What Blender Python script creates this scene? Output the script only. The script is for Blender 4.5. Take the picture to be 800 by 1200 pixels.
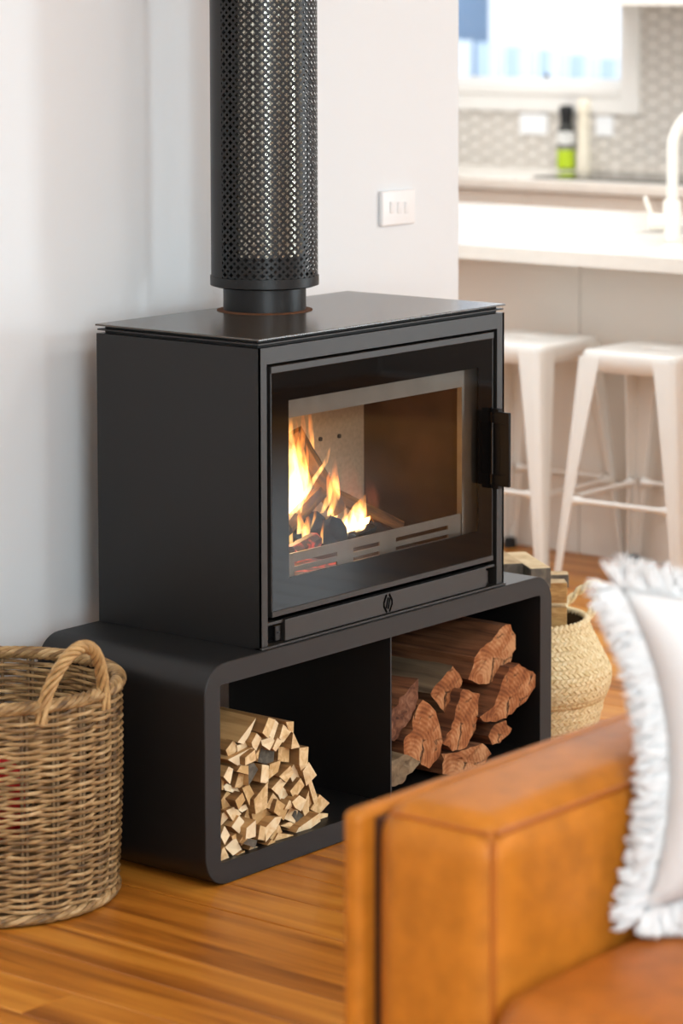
import bpy, bmesh, math, random
from mathutils import Vector, Matrix, noise
random.seed(7)
sc = bpy.context.scene
for o in list(bpy.data.objects): bpy.data.objects.remove(o)
COL = sc.collection
PI = math.pi

# ------------------------------------------------------------------ camera
FPX, CYPX, PITCH, ROLL, YAW = 3411.9, 280.0, 0.085865, -0.002259, 0.680609
CAM = Vector((-4.0465, -3.4740, 1.6426))
_F = Vector((math.cos(PITCH)*math.cos(YAW), math.cos(PITCH)*math.sin(YAW), -math.sin(PITCH)))
_R0 = Vector((math.sin(YAW), -math.cos(YAW), 0)); _U0 = _R0.cross(_F)
_R = _R0*math.cos(ROLL)+_U0*math.sin(ROLL); _U = -_R0*math.sin(ROLL)+_U0*math.cos(ROLL)
cd = bpy.data.cameras.new('camera'); cam = bpy.data.objects.new('camera', cd); COL.objects.link(cam)
cam.matrix_world = Matrix(((_R.x,_U.x,-_F.x,CAM.x),(_R.y,_U.y,-_F.y,CAM.y),(_R.z,_U.z,-_F.z,CAM.z),(0,0,0,1)))
cd.sensor_fit = 'HORIZONTAL'; cd.sensor_width = 36.0; cd.lens = FPX/800*36.0
cd.shift_y = (CYPX-600)/800.0
cd.clip_end = 200
cd.dof.use_dof = True; cd.dof.focus_distance = 5.65; cd.dof.aperture_fstop = 5.0
sc.camera = cam

def at(px, py, X=None, Y=None, Z=None):
    d = _F+_R*((px-400)/FPX)+_U*((CYPX-py)/FPX)
    if Y is not None: t = (Y-CAM.y)/d.y
    elif X is not None: t = (X-CAM.x)/d.x
    else: t = (Z-CAM.z)/d.z
    return CAM+d*t

# ------------------------------------------------------------------ world, lights, exposure
W = bpy.data.worlds.new('world'); sc.world = W; W.use_nodes = True
bg = W.node_tree.nodes['Background']; bg.inputs[0].default_value = (0.90, 0.95, 1.0, 1); bg.inputs[1].default_value = 1.9

def area(name, loc, target, sx, sy, power, col=(1, 1, 1), spread=180):
    l = bpy.data.lights.new(name, 'AREA'); l.shape = 'RECTANGLE'; l.size = sx; l.size_y = sy
    l.energy = power; l.color = col; l.spread = math.radians(spread)
    o = bpy.data.objects.new(name, l); COL.objects.link(o); o.location = loc
    o.rotation_euler = (Vector(target)-Vector(loc)).to_track_quat('-Z', 'Y').to_euler()
    return o
area('assumed_right_light', (4.5, -3.7, 1.22), (0.4, 0.3, 1.05), 0.5, 1.7, 66, (0.80, 0.93, 1.0))  # assumed low source for the flue's leftward shadow
area('assumed_high_light', (0.05, -4.1, 2.15), (0.3, 0.5, 0.9), 0.3, 0.3, 18, (0.82, 0.94, 1.0))  # assumed small high source for the heater's wall shadow, no window built
area('front_fill_light', (-3.0, -4.1, 1.55), (0.1, 0.3, 1.0), 1.7, 1.7, 128, (0.80, 0.93, 1.0))  # added soft fill from behind the camera, no window built there
area('rear_fill_light', (-4.8, -1.2, 1.5), (0.0, -0.2, 0.6), 1.8, 1.6, 8, (0.80, 0.93, 1.0))  # weak added fill from the left wall, no window built there
area('assumed_lounge_light', (0.9, -2.35, 2.44), (0.5, -2.0, 0.0), 0.4, 0.4, 9, (0.98, 0.97, 0.96))  # assumed downlight in the lounge, unseen and without a fitting
area('added_sofa_light', (-1.6, -2.2, 2.44), (-1.4, -1.9, 0.0), 0.5, 0.5, 12, (0.98, 0.97, 0.96))  # added light over the sofa, no lamp built there
area('assumed_island_light', (3.1, 1.0, 2.44), (3.1, 1.0, 0.0), 1.4, 1.8, 13.5, (0.90, 0.96, 1.0))  # assumed overhead light for the island, fitting out of view and not built
area('walkway_fill_light', (1.95, 1.4, 2.44), (2.3, 1.3, 0.0), 0.5, 1.0, 23, (0.86, 0.94, 1.0))  # added fill to brighten island face and stools, no fitting there
area('assumed_kitchen_light', (4.7, 2.6, 2.44), (4.8, 2.7, 0.0), 0.8, 1.8, 31, (0.94, 0.97, 1.0))  # assumed downlight above the window counter, no fitting modelled
sc.view_settings.view_transform = 'Standard'; sc.view_settings.look = 'None'
sc.view_settings.gamma = 1.0; sc.view_settings.use_curve_mapping = False
sc.view_settings.exposure = 0.36
sc.cycles.use_denoising = True
sc.cycles.max_bounces = 8; sc.cycles.diffuse_bounces = 5; sc.cycles.transparent_max_bounces = 16
sc.cycles.sample_clamp_indirect = 6.0

# ------------------------------------------------------------------ materials
def lin(c):
    def f(v):
        v /= 255.0
        return v/12.92 if v <= 0.04045 else ((v+0.055)/1.055)**2.4
    return (f(c[0]), f(c[1]), f(c[2]), 1)
MATS = {}
def new_mat(name):
    m = bpy.data.materials.new(name); m.use_nodes = True; MATS[name] = m
    nt = m.node_tree; return m, nt, nt.nodes['Principled BSDF']
def nd(nt, t, **kw):
    n = nt.nodes.new(t)
    for k, v in kw.items(): setattr(n, k, v)
    return n
def ramp(nt, cols, pos=None):
    r = nd(nt, 'ShaderNodeValToRGB'); e = r.color_ramp.elements
    n = len(cols); pos = pos or [i/(n-1) for i in range(n)]
    while len(e) < n: e.new(0.5)
    for i in range(n): e[i].position = pos[i]; e[i].color = cols[i]
    return r
def plain(name, c, rough=0.5, metal=0.0, bump=0.0, bscale=60, spec=0.5, vary=0.0, coat=0.0):
    m, nt, b = new_mat(name)
    b.inputs['Base Color'].default_value = lin(c); b.inputs['Roughness'].default_value = rough
    b.inputs['Metallic'].default_value = metal; b.inputs['Specular IOR Level'].default_value = spec
    b.inputs['Coat Weight'].default_value = coat
    if bump or vary:
        tc = nd(nt, 'ShaderNodeTexCoord'); nz = nd(nt, 'ShaderNodeTexNoise')
        nz.inputs['Scale'].default_value = bscale; nz.inputs['Detail'].default_value = 5
        nt.links.new(tc.outputs['Object'], nz.inputs['Vector'])
        if bump:
            bp = nd(nt, 'ShaderNodeBump'); bp.inputs['Strength'].default_value = bump; bp.inputs['Distance'].default_value = 0.002
            nt.links.new(nz.outputs['Fac'], bp.inputs['Height']); nt.links.new(bp.outputs['Normal'], b.inputs['Normal'])
        if vary:
            a = [max(0, v*(1-vary)) for v in lin(c)[:3]]+[1]; d = [min(1, v*(1+vary)) for v in lin(c)[:3]]+[1]
            r = ramp(nt, [a, d], [0.3, 0.7]); nt.links.new(nz.outputs['Fac'], r.inputs[0]); nt.links.new(r.outputs[0], b.inputs['Base Color'])
    return m
def wood(name, cols, axis='Y', scale=(30, 2, 30), rough=0.5, rnd=0.35, bump=0.15, coat=0.0, detail=6, spec=0.4):
    """grain streaks along one object axis, tone shifted at random from piece to piece"""
    m, nt, b = new_mat(name)
    tc = nd(nt, 'ShaderNodeTexCoord'); mp = nd(nt, 'ShaderNodeMapping'); oi = nd(nt, 'ShaderNodeObjectInfo')
    mp.inputs['Scale'].default_value = scale
    nt.links.new(tc.outputs['Object'], mp.inputs['Vector'])
    ad = nd(nt, 'ShaderNodeVectorMath', operation='ADD'); ml = nd(nt, 'ShaderNodeVectorMath', operation='SCALE')
    cx = nd(nt, 'ShaderNodeCombineXYZ')
    for i in range(3): nt.links.new(oi.outputs['Random'], cx.inputs[i])
    nt.links.new(cx.outputs[0], ml.inputs[0]); ml.inputs['Scale'].default_value = 57.0
    nt.links.new(mp.outputs[0], ad.inputs[0]); nt.links.new(ml.outputs[0], ad.inputs[1])
    nz = nd(nt, 'ShaderNodeTexNoise'); nz.inputs['Scale'].default_value = 1.0; nz.inputs['Detail'].default_value = detail; nz.inputs['Distortion'].default_value = 0.6
    nt.links.new(ad.outputs[0], nz.inputs['Vector'])
    mr = nd(nt, 'ShaderNodeMath', operation='MULTIPLY_ADD'); mr.inputs[1].default_value = rnd; mr.inputs[2].default_value = -rnd/2
    nt.links.new(oi.outputs['Random'], mr.inputs[0])
    sm = nd(nt, 'ShaderNodeMath', operation='ADD'); nt.links.new(nz.outputs['Fac'], sm.inputs[0]); nt.links.new(mr.outputs[0], sm.inputs[1])
    n = len(cols); r = ramp(nt, [lin(c) for c in cols], [0.22+0.56*i/(n-1) for i in range(n)])
    nt.links.new(sm.outputs[0], r.inputs[0]); nt.links.new(r.outputs[0], b.inputs['Base Color'])
    b.inputs['Roughness'].default_value = rough; b.inputs['Coat Weight'].default_value = coat; b.inputs['Coat Roughness'].default_value = 0.2
    b.inputs['Specular IOR Level'].default_value = spec
    bp = nd(nt, 'ShaderNodeBump'); bp.inputs['Strength'].default_value = bump; bp.inputs['Distance'].default_value = 0.002
    nt.links.new(nz.outputs['Fac'], bp.inputs['Height']); nt.links.new(bp.outputs['Normal'], b.inputs['Normal'])
    return m
def emit_vol(name, c0, c1, c2, strength):
    """glowing gas: brighter and whiter near its base, thinner at the tip"""
    m = bpy.data.materials.new(name); m.use_nodes = True; MATS[name] = m; nt = m.node_tree
    for n in list(nt.nodes): nt.nodes.remove(n)
    out = nd(nt, 'ShaderNodeOutputMaterial'); em = nd(nt, 'ShaderNodeEmission')
    tc = nd(nt, 'ShaderNodeTexCoord'); sp = nd(nt, 'ShaderNodeSeparateXYZ'); nt.links.new(tc.outputs['Generated'], sp.inputs[0])
    r = ramp(nt, [c0, c1, c2], [0.0, 0.45, 1.0]); nt.links.new(sp.outputs['Z'], r.inputs[0]); nt.links.new(r.outputs[0], em.inputs['Color'])
    mp = nd(nt, 'ShaderNodeMapping'); mp.inputs['Scale'].default_value = (1, 1, 0.28); nt.links.new(tc.outputs['Object'], mp.inputs[0])
    nz = nd(nt, 'ShaderNodeTexNoise'); nz.inputs['Scale'].default_value = 75; nz.inputs['Detail'].default_value = 2; nt.links.new(mp.outputs[0], nz.inputs['Vector'])
    mr = nd(nt, 'ShaderNodeMapRange'); mr.inputs['From Min'].default_value = 0.38; mr.inputs['From Max'].default_value = 0.66
    mr.inputs['To Min'].default_value = 0.12*strength; mr.inputs['To Max'].default_value = strength
    nt.links.new(nz.outputs['Fac'], mr.inputs['Value'])
    fd = nd(nt, 'ShaderNodeMapRange'); fd.inputs['From Min'].default_value = 0.3; fd.inputs['From Max'].default_value = 1.0
    fd.inputs['To Min'].default_value = 1.0; fd.inputs['To Max'].default_value = 0.25; nt.links.new(sp.outputs['Z'], fd.inputs['Value'])
    mu = nd(nt, 'ShaderNodeMath', operation='MULTIPLY'); nt.links.new(mr.outputs[0], mu.inputs[0]); nt.links.new(fd.outputs[0], mu.inputs[1])
    nt.links.new(mu.outputs[0], em.inputs['Strength']); nt.links.new(em.outputs[0], out.inputs['Volume'])
    return m

plain('wall_paint', (229, 232, 234), 0.5, bump=0.05, bscale=350, spec=0.35)
plain('ceiling_paint', (242, 240, 236), 0.8)
wood('floorboard', [(138, 78, 22), (184, 113, 36), (206, 136, 50), (218, 156, 70)], scale=(22, 1.3, 22), rough=0.36, rnd=0.34, bump=0.05, coat=0.15, detail=7)
plain('subfloor', (42, 26, 14), 0.9)
plain('black_steel', (14, 13, 13), 0.42, bump=0.05, bscale=900, spec=0.4)  # base darkened to hold the shade on the heater's side
plain('black_steel_front_lit', (33, 31, 29), 0.42, bump=0.04, bscale=900, spec=0.5)  # same steel, base raised for the room light falling on the front
plain('top_plate_steel', (62, 53, 44), 0.24, bump=0.02, bscale=40, vary=0.3, spec=0.9)
plain('stand_steel', (21, 20, 20), 0.45, bump=0.06, bscale=700, spec=0.4)
plain('soot_black', (14, 13, 12), 0.7)
plain('handle_black', (10, 10, 11), 0.5, spec=0.2)
plain('emblem_black', (3, 3, 4), 0.8, spec=0.05)
plain('worn_steel', (96, 89, 81), 0.42, metal=0.5, bump=0.05, bscale=22, vary=0.14)
plain('stainless', (212, 206, 190), 0.22, metal=1.0)
plain('rust', (104, 62, 30), 0.9, bump=0.3, bscale=300, vary=0.4)
plain('firebrick', (158, 142, 122), 0.9, bump=0.1, bscale=120, vary=0.12)
plain('sooty_brick', (54, 38, 27), 0.85, bump=0.02, bscale=9, vary=0.4, spec=0.2)
plain('white_plastic', (240, 240, 240), 0.35)
plain('white_enamel', (232, 228, 221), 0.3, coat=0.2)
plain('white_metal_tap', (238, 232, 220), 0.3)
plain('rubber_black', (20, 20, 20), 0.7)
plain('cabinet_white', (226, 219, 209), 0.45, spec=0.4)
plain('stone_top', (232, 226, 216), 0.22, vary=0.03, bscale=14)
plain('cooktop_glass', (10, 10, 10), 0.08, spec=0.2)
plain('sink_steel', (70, 66, 60), 0.3, metal=1.0)
plain('hex_tile', (214, 207, 198), 0.25)
plain('grout', (176, 168, 158), 0.9)
plain('window_frame_white', (232, 228, 222), 0.4)
plain('bottle_dark', (24, 26, 18), 0.15)
plain('label_white', (225, 224, 220), 0.6)
plain('label_green', (176, 200, 22), 0.5)
plain('label_grey', (120, 116, 112), 0.5)
plain('mill_cream', (236, 226, 204), 0.35)
plain('house_white', (244, 245, 247), 0.8)
plain('fence_blue', (178, 196, 212), 0.8)
plain('fence_white', (206, 216, 226), 0.8)
plain('house_blue', (96, 122, 150), 0.8, vary=0.15, bscale=3)
plain('ground_pale', (190, 195, 200), 0.9)
plain('leather', (174, 105, 31), 0.45, bump=0.08, bscale=30, vary=0.14, spec=0.2)
plain('leather_seat', (160, 90, 28), 0.45, bump=0.08, bscale=30, vary=0.14, spec=0.3)
plain('piping_leather', (160, 86, 20), 0.4)
plain('slot_dark', (60, 30, 12), 0.7)
plain('cotton_white', (210, 210, 210), 0.95, bump=0.35, bscale=500, spec=0.1)
plain('fringe_white', (222, 222, 222), 0.95, spec=0.1)
plain('red_cloth', (205, 22, 24), 0.8)
wood('wicker', [(62, 44, 26), (124, 94, 58), (168, 134, 88), (200, 170, 126)], scale=(26, 26, 60), rough=0.55, rnd=0.22, bump=0.2)
wood('wicker_stake', [(70, 52, 36), (112, 88, 60), (148, 120, 84)], scale=(40, 40, 12), rough=0.6, rnd=0.3)
wood('wicker_handle', [(128, 94, 56), (178, 140, 90), (208, 174, 122)], scale=(40, 40, 40), rough=0.5, rnd=0.1)
wood('seagrass', [(204, 178, 124), (242, 224, 180), (252, 244, 216)], scale=(120, 120, 120), rough=0.7, rnd=0.1, bump=0.3)
plain('seagrass_dark', (92, 70, 40), 0.9)
wood('kindling_end', [(206, 168, 112), (236, 206, 156), (248, 230, 192)], scale=(70, 70, 70), rough=0.75, rnd=0.7, bump=0.5)
wood('kindling_side', [(104, 72, 40), (150, 110, 64), (190, 150, 98)], scale=(60, 5, 60), rough=0.75, rnd=0.45, bump=0.4)
wood('kindling_grey_end', [(52, 50, 44), (84, 80, 70), (110, 104, 92)], scale=(90, 90, 90), rough=0.85, rnd=0.2, bump=0.5)
def log_end_mat(name, cols, ring=230):
    """sawn end grain: growth rings, blotches and dark drying cracks"""
    m, nt, b = new_mat(name)
    tc = nd(nt, 'ShaderNodeTexCoord'); oi = nd(nt, 'ShaderNodeObjectInfo')
    nz = nd(nt, 'ShaderNodeTexNoise'); nz.inputs['Scale'].default_value = 26; nz.inputs['Detail'].default_value = 7; nt.links.new(tc.outputs['Object'], nz.inputs['Vector'])
    mp = nd(nt, 'ShaderNodeMapping'); mp.inputs['Location'].default_value = (.05, 0, .04); nt.links.new(tc.outputs['Object'], mp.inputs[0])
    wv = nd(nt, 'ShaderNodeTexWave', wave_type='RINGS', rings_direction='Y'); wv.inputs['Scale'].default_value = ring/6.28; wv.inputs['Distortion'].default_value = 3.5; wv.inputs['Detail'].default_value = 3; wv.inputs['Detail Scale'].default_value = .6
    nt.links.new(mp.outputs[0], wv.inputs['Vector'])
    vo = nd(nt, 'ShaderNodeTexVoronoi', feature='DISTANCE_TO_EDGE'); vo.inputs['Scale'].default_value = 17; vo.inputs['Randomness'].default_value = 1
    dm = nd(nt, 'ShaderNodeVectorMath', operation='MULTIPLY_ADD'); dm.inputs[1].default_value = (.03, .03, .03); nt.links.new(nz.outputs['Color'], dm.inputs[0]); nt.links.new(tc.outputs['Object'], dm.inputs[2]); nt.links.new(dm.outputs[0], vo.inputs['Vector'])
    ck = ramp(nt, [(1, 1, 1, 1), (0, 0, 0, 1)], [0.0, 0.05]); nt.links.new(vo.outputs['Distance'], ck.inputs[0])
    gate = ramp(nt, [(0, 0, 0, 1), (1, 1, 1, 1)], [0.50, 0.60]); nt.links.new(nz.outputs['Fac'], gate.inputs[0])
    cg = nd(nt, 'ShaderNodeMath', operation='MULTIPLY'); nt.links.new(ck.outputs[0], cg.inputs[0]); nt.links.new(gate.outputs[0], cg.inputs[1])
    a1 = nd(nt, 'ShaderNodeMath', operation='MULTIPLY_ADD'); a1.inputs[1].default_value = .09; nt.links.new(wv.outputs['Fac'], a1.inputs[0]); nt.links.new(nz.outputs['Fac'], a1.inputs[2])
    a2 = nd(nt, 'ShaderNodeMath', operation='MULTIPLY_ADD'); a2.inputs[1].default_value = .16; nt.links.new(oi.outputs['Random'], a2.inputs[0]); nt.links.new(a1.outputs[0], a2.inputs[2])
    r = ramp(nt, [lin(c) for c in cols], [.36, .50, .64, .82]); nt.links.new(a2.outputs[0], r.inputs[0])
    mx = nd(nt, 'ShaderNodeMix', data_type='RGBA'); nt.links.new(cg.outputs[0], mx.inputs[0]); nt.links.new(r.outputs[0], mx.inputs[6]); mx.inputs[7].default_value = lin((34, 18, 12)); nt.links.new(mx.outputs[2], b.inputs['Base Color'])
    b.inputs['Roughness'].default_value = .85; b.inputs['Specular IOR Level'].default_value = .2
    sb = nd(nt, 'ShaderNodeMath', operation='SUBTRACT'); nt.links.new(a1.outputs[0], sb.inputs[0]); nt.links.new(cg.outputs[0], sb.inputs[1])
    bp = nd(nt, 'ShaderNodeBump'); bp.inputs['Strength'].default_value = .9; bp.inputs['Distance'].default_value = .003; nt.links.new(sb.outputs[0], bp.inputs['Height']); nt.links.new(bp.outputs['Normal'], b.inputs['Normal'])
log_end_mat('log_end', [(80, 44, 26), (130, 78, 46), (166, 106, 66), (200, 148, 104)])
wood('log_side', [(40, 24, 15), (84, 50, 30), (124, 78, 48), (150, 102, 68)], scale=(75, 5, 75), rough=0.85, rnd=0.2, bump=0.9)
wood('log_grey', [(70, 56, 42), (110, 92, 70), (146, 126, 98)], scale=(50, 4, 50), rough=0.85, rnd=0.2, bump=0.8)
wood('log_bark', [(60, 34, 22), (110, 70, 48), (150, 108, 82)], scale=(70, 30, 70), rough=0.9, rnd=0.2, bump=1.0)
wood('block_top', [(168, 140, 100), (206, 180, 136), (226, 206, 166)], scale=(18, 18, 30), rough=0.75, rnd=0.2, bump=0.3)
wood('block_end', [(160, 116, 66), (206, 166, 106), (228, 198, 142)], scale=(26, 26, 90), rough=0.75, rnd=0.2, bump=0.3)
wood('block_grey', [(74, 68, 60), (104, 98, 90), (140, 130, 112)], scale=(50, 50, 30), rough=0.8, rnd=0.2, bump=0.4)
wood('fire_log', [(44, 28, 12), (104, 72, 32), (150, 112, 56)], scale=(60, 60, 14), rough=0.8, rnd=0.3, bump=0.6)
plain('charcoal', (8, 6, 6), 0.95, bump=0.8, bscale=60, spec=0.05)
emit_vol('flame', (1.0, 0.60, 0.20, 1), (1.0, 0.36, 0.07, 1), (1.0, 0.20, 0.03, 1), 260)
emit_vol('flame_hot', (1.0, 0.72, 0.36, 1), (1.0, 0.55, 0.18, 1), (1.0, 0.32, 0.06, 1), 360)
emit_vol('flame_thin', (1.0, 0.34, 0.12, 1), (0.9, 0.22, 0.08, 1), (0.7, 0.12, 0.05, 1), 7)
def ember():
    m, nt, b = new_mat('ember')
    tc = nd(nt, 'ShaderNodeTexCoord'); nz = nd(nt, 'ShaderNodeTexNoise'); nz.inputs['Scale'].default_value = 38; nz.inputs['Detail'].default_value = 6
    nt.links.new(tc.outputs['Object'], nz.inputs['Vector'])
    r = ramp(nt, [(0.01, 0.002, 0.001, 1), (0.6, 0.03, 0.01, 1), (1, 0.18, 0.06, 1)], [0.47, 0.62, 0.80]); nt.links.new(nz.outputs['Fac'], r.inputs[0])
    b.inputs['Base Color'].default_value = (0.03, 0.02, 0.02, 1)
    nt.links.new(r.outputs[0], b.inputs['Emission Color']); b.inputs['Emission Strength'].default_value = 0.9
ember()
def glass(name, tint=(1, 1, 1, 1), ior=1.45):
    m = bpy.data.materials.new(name); m.use_nodes = True; MATS[name] = m; nt = m.node_tree
    for n in list(nt.nodes): nt.nodes.remove(n)
    out = nd(nt, 'ShaderNodeOutputMaterial'); mx = nd(nt, 'ShaderNodeMixShader'); fr = nd(nt, 'ShaderNodeFresnel'); fr.inputs[0].default_value = ior
    tr = nd(nt, 'ShaderNodeBsdfTransparent'); tr.inputs[0].default_value = tint; gl = nd(nt, 'ShaderNodeBsdfGlossy'); gl.inputs['Roughness'].default_value = 0.0
    nt.links.new(fr.outputs[0], mx.inputs[0]); nt.links.new(tr.outputs[0], mx.inputs[1]); nt.links.new(gl.outputs[0], mx.inputs[2]); nt.links.new(mx.outputs[0], out.inputs['Surface'])
glass('stove_glass', (0.93, 0.92, 0.90, 1), 1.28); glass('window_glass', (0.98, 0.99, 1, 1))
plain('ceramic_border', (14, 12, 11), 0.02, spec=0.12)

# ------------------------------------------------------------------ mesh builder
class MB:
    def __init__(s): s.v = []; s.f = []; s.m = []
    def add(s, vs, fs, mi=0):
        b = len(s.v); s.v += [tuple(p) for p in vs]
        for f in fs: s.f.append([b+i for i in f]); s.m.append(mi)
    def box(s, lo, hi, mi=0):
        x0, y0, z0 = lo; x1, y1, z1 = hi
        s.add([(x0,y0,z0),(x1,y0,z0),(x1,y1,z0),(x0,y1,z0),(x0,y0,z1),(x1,y0,z1),(x1,y1,z1),(x0,y1,z1)],
              [(0,3,2,1),(4,5,6,7),(0,1,5,4),(1,2,6,5),(2,3,7,6),(3,0,4,7)], mi)
    def lathe(s, prof, n=32, c=(0,0), mi=0, a0=0.0, a1=2*PI, caps=False):
        full = abs(a1-a0-2*PI) < 1e-6; k = n if full else n+1; vs = []; fs = []
        for r, z in prof:
            for i in range(k):
                a = a0+(a1-a0)*i/n; vs.append((c[0]+r*math.cos(a), c[1]+r*math.sin(a), z))
        for j in range(len(prof)-1):
            for i in range(n):
                i2 = (i+1) % k if full else i+1
                fs.append((j*k+i, j*k+i2, (j+1)*k+i2, (j+1)*k+i))
        if caps and full:
            fs.append(tuple(range(k-1, -1, -1))); fs.append(tuple((len(prof)-1)*k+i for i in range(k)))
        s.add(vs, fs, mi)
    def tube(s, pts, rad, n=6, closed=False, mi=0, caps=True):
        P = [Vector(p) for p in pts]; k = len(P); R = rad if isinstance(rad, (list, tuple)) else [rad]*k
        vs = []; fs = []; up = None
        for i in range(k):
            t = (P[(i+1) % k]-P[i-1]) if closed else (P[min(i+1, k-1)]-P[max(i-1, 0)])
            t.normalize()
            if up is None: up = Vector((0,0,1)) if abs(t.z) < 0.9 else Vector((1,0,0))
            a = t.cross(up).normalized(); b = a.cross(t).normalized(); up = b
            for j in range(n):
                q = 2*PI*j/n; vs.append(P[i]+(a*math.cos(q)+b*math.sin(q))*R[i])
        for i in range(k if closed else k-1):
            i2 = (i+1) % k
            for j in range(n):
                j2 = (j+1) % n; fs.append((i*n+j, i*n+j2, i2*n+j2, i2*n+j))
        if not closed and caps:
            fs.append(tuple(range(n-1, -1, -1))); fs.append(tuple((k-1)*n+j for j in range(n)))
        s.add(vs, fs, mi)
    def build(s, name, mats, parent=None, smooth=None, bevel=0, bseg=2):
        me = bpy.data.meshes.new(name); me.from_pydata(s.v, [], s.f)
        for m in (mats if isinstance(mats, (list, tuple)) else [mats]): me.materials.append(MATS[m])
        me.polygons.foreach_set('material_index', s.m); me.update()
        bm = bmesh.new(); bm.from_mesh(me); bmesh.ops.remove_doubles(bm, verts=bm.verts, dist=1e-6)
        bmesh.ops.recalc_face_normals(bm, faces=bm.faces); bm.to_mesh(me); bm.free()
        o = bpy.data.objects.new(name, me); COL.objects.link(o)
        if smooth is not None:
            me.polygons.foreach_set('use_smooth', [True]*len(me.polygons)); me.set_sharp_from_angle(angle=math.radians(smooth))
        if bevel:
            md = o.modifiers.new('edge', 'BEVEL'); md.width = bevel; md.segments = bseg; md.limit_method = 'ANGLE'; md.angle_limit = math.radians(40)
        if parent: set_parent(o, parent)
        return o
def set_parent(o, p):
    o.parent = p
    o.matrix_parent_inverse = p_world(p).inverted()
def p_world(p):
    m = Matrix.LocRotScale(p.location, p.rotation_euler, p.scale)
    if p.parent: m = p_world(p.parent) @ p.matrix_parent_inverse @ m
    return m
def tag(o, label=None, cat=None, group=None, kind=None):
    if label: o['label'] = label
    if cat: o['category'] = cat
    if group: o['group'] = group
    if kind: o['kind'] = kind
    return o
def thing(name, label, cat, loc, group=None):
    o = bpy.data.objects.new(name, None); COL.objects.link(o); o.location = loc; o.empty_display_size = 0.05
    return tag(o, label, cat, group)
def rename_origin(o, p):
    """move a mesh object's origin to p without moving its shape"""
    p = Vector(p); o.data.transform(Matrix.Translation(-p)); o.location = p
def softbox(size, r, n=10, crown=(0,0,0), seg=4):
    """rounded, crowned block centred on the origin"""
    h = [s/2 for s in size]; mb = MB()
    def ts(hh):
        inner = hh-r; a = [-inner+2*inner*i/n for i in range(n+1)]
        e = [r*math.tan(PI/4*k/seg) for k in range(1, seg+1)]
        return [-inner-x for x in reversed(e)]+a+[inner+x for x in e]
    T = [ts(x) for x in h]
    def fix(p):
        q = [max(-(h[i]-r), min(h[i]-r, p[i])) for i in range(3)]; d = [p[i]-q[i] for i in range(3)]
        L = math.sqrt(sum(x*x for x in d))
        o = [q[i]+r*d[i]/L for i in range(3)] if L > 1e-9 else list(p)
        w = [1-(o[i]/h[i])**2 for i in range(3)]
        for i in range(3):
            j, k = (i+1) % 3, (i+2) % 3
            o[i] += crown[i]*(o[i]/h[i])*max(0, w[j])*max(0, w[k])
        return o
    for ax in range(3):
        u, v = (ax+1) % 3, (ax+2) % 3
        for sg in (-1, 1):
            vs = []
            for a in T[u]:
                for b in T[v]:
                    p = [0, 0, 0]; p[ax] = sg*h[ax]; p[u] = a; p[v] = b; vs.append(fix(p))
            k = len(T[v])
            mb.add(vs, [(i*k+j, (i+1)*k+j, (i+1)*k+j+1, i*k+j+1) for i in range(len(T[u])-1) for j in range(k-1)])
    return mb
def place(mb, M):
    mb.v = [tuple(M @ Vector(p)) for p in mb.v]; return mb
TR = Matrix.Translation

# ------------------------------------------------------------------ the room
RX0, RX1, RY0, RYK, ZC = -5.0, 5.7, -4.2, 4.4, 2.5
YW = 0.55                 # face of the wall behind the heater
XWE = 1.354               # where that wall ends
mb = MB(); mb.box((RX0-.1, RY0-.1, -0.06), (RX1+.1, RYK+.1, -0.021)); floor = tag(mb.build('floor', 'subfloor'), kind='structure')
PWD = 0.12
plank_meshes = {}
def plank_mesh(L):
    if L in plank_meshes: return plank_meshes[L]
    m = MB(); w = PWD/2-0.0007; e = 0.0012
    m.add([(-w+e,0,0),(w-e,0,0),(w,0,-e),(w,0,-.02),(-w,0,-.02),(-w,0,-e),(-w+e,L-.001,0),(w-e,L-.001,0),(w,L-.001,-e),(w,L-.001,-.02),(-w,L-.001,-.02),(-w,L-.001,-e)],
          [(0,1,7,6),(1,2,8,7),(2,3,9,8),(4,5,11,10),(5,0,6,11),(0,5,4,3,2,1),(6,7,8,9,10,11)])
    o = m.build('plank', 'floorboard'); me = o.data; bpy.data.objects.remove(o); plank_meshes[L] = me; return me
xs = []; x = -0.226+PWD/2
while x-PWD > RX0: x -= PWD
while x < RX1: xs.append(x); x += PWD
rp = random.Random(11)
for x in xs:
    y = RY0; cut = [rp.choice([1.4, 2.0, 2.6, 3.2]), rp.choice([2.6, 3.2])]
    if abs(x+0.286) < .07: cut = [5.6]
    for L in cut+[round(RYK-RY0-sum(cut), 1)]:
        if L <= 0: continue
        o = bpy.data.objects.new('plank', plank_mesh(L)); COL.objects.link(o)
        o.location = (x-(0.0034 if abs(x+0.286) < .05 else 0), y, 0); o.parent = floor; y += L
def wall(name, boxes, mat='wall_paint'):
    m = MB()
    for lo, hi in boxes: m.box(lo, hi)
    return tag(m.build(name, mat), kind='structure')
wall('wall_back', [((RX0, YW, 0), (XWE, YW+.11, ZC))])
wall('wall_passage', [((XWE-.11, YW+.11, 0), (XWE, RYK, ZC))])
wall('wall_left', [((RX0-.1, RY0, 0), (RX0, YW+.11, ZC))])
wall('wall_front', [((RX0-.1, RY0-.1, 0), (RX1+.12, RY0, ZC))])
wall('wall_far', [((XWE-.11, RYK, 0), (RX1+.12, RYK+.1, ZC))])
wall('ceiling', [((RX0-.1, RY0-.1, ZC), (RX1+.12, RYK+.1, ZC+.1))], 'ceiling_paint')
WY0, WY1, WZ0, WZ1 = 2.974, 4.15, 1.255, 2.15
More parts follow.
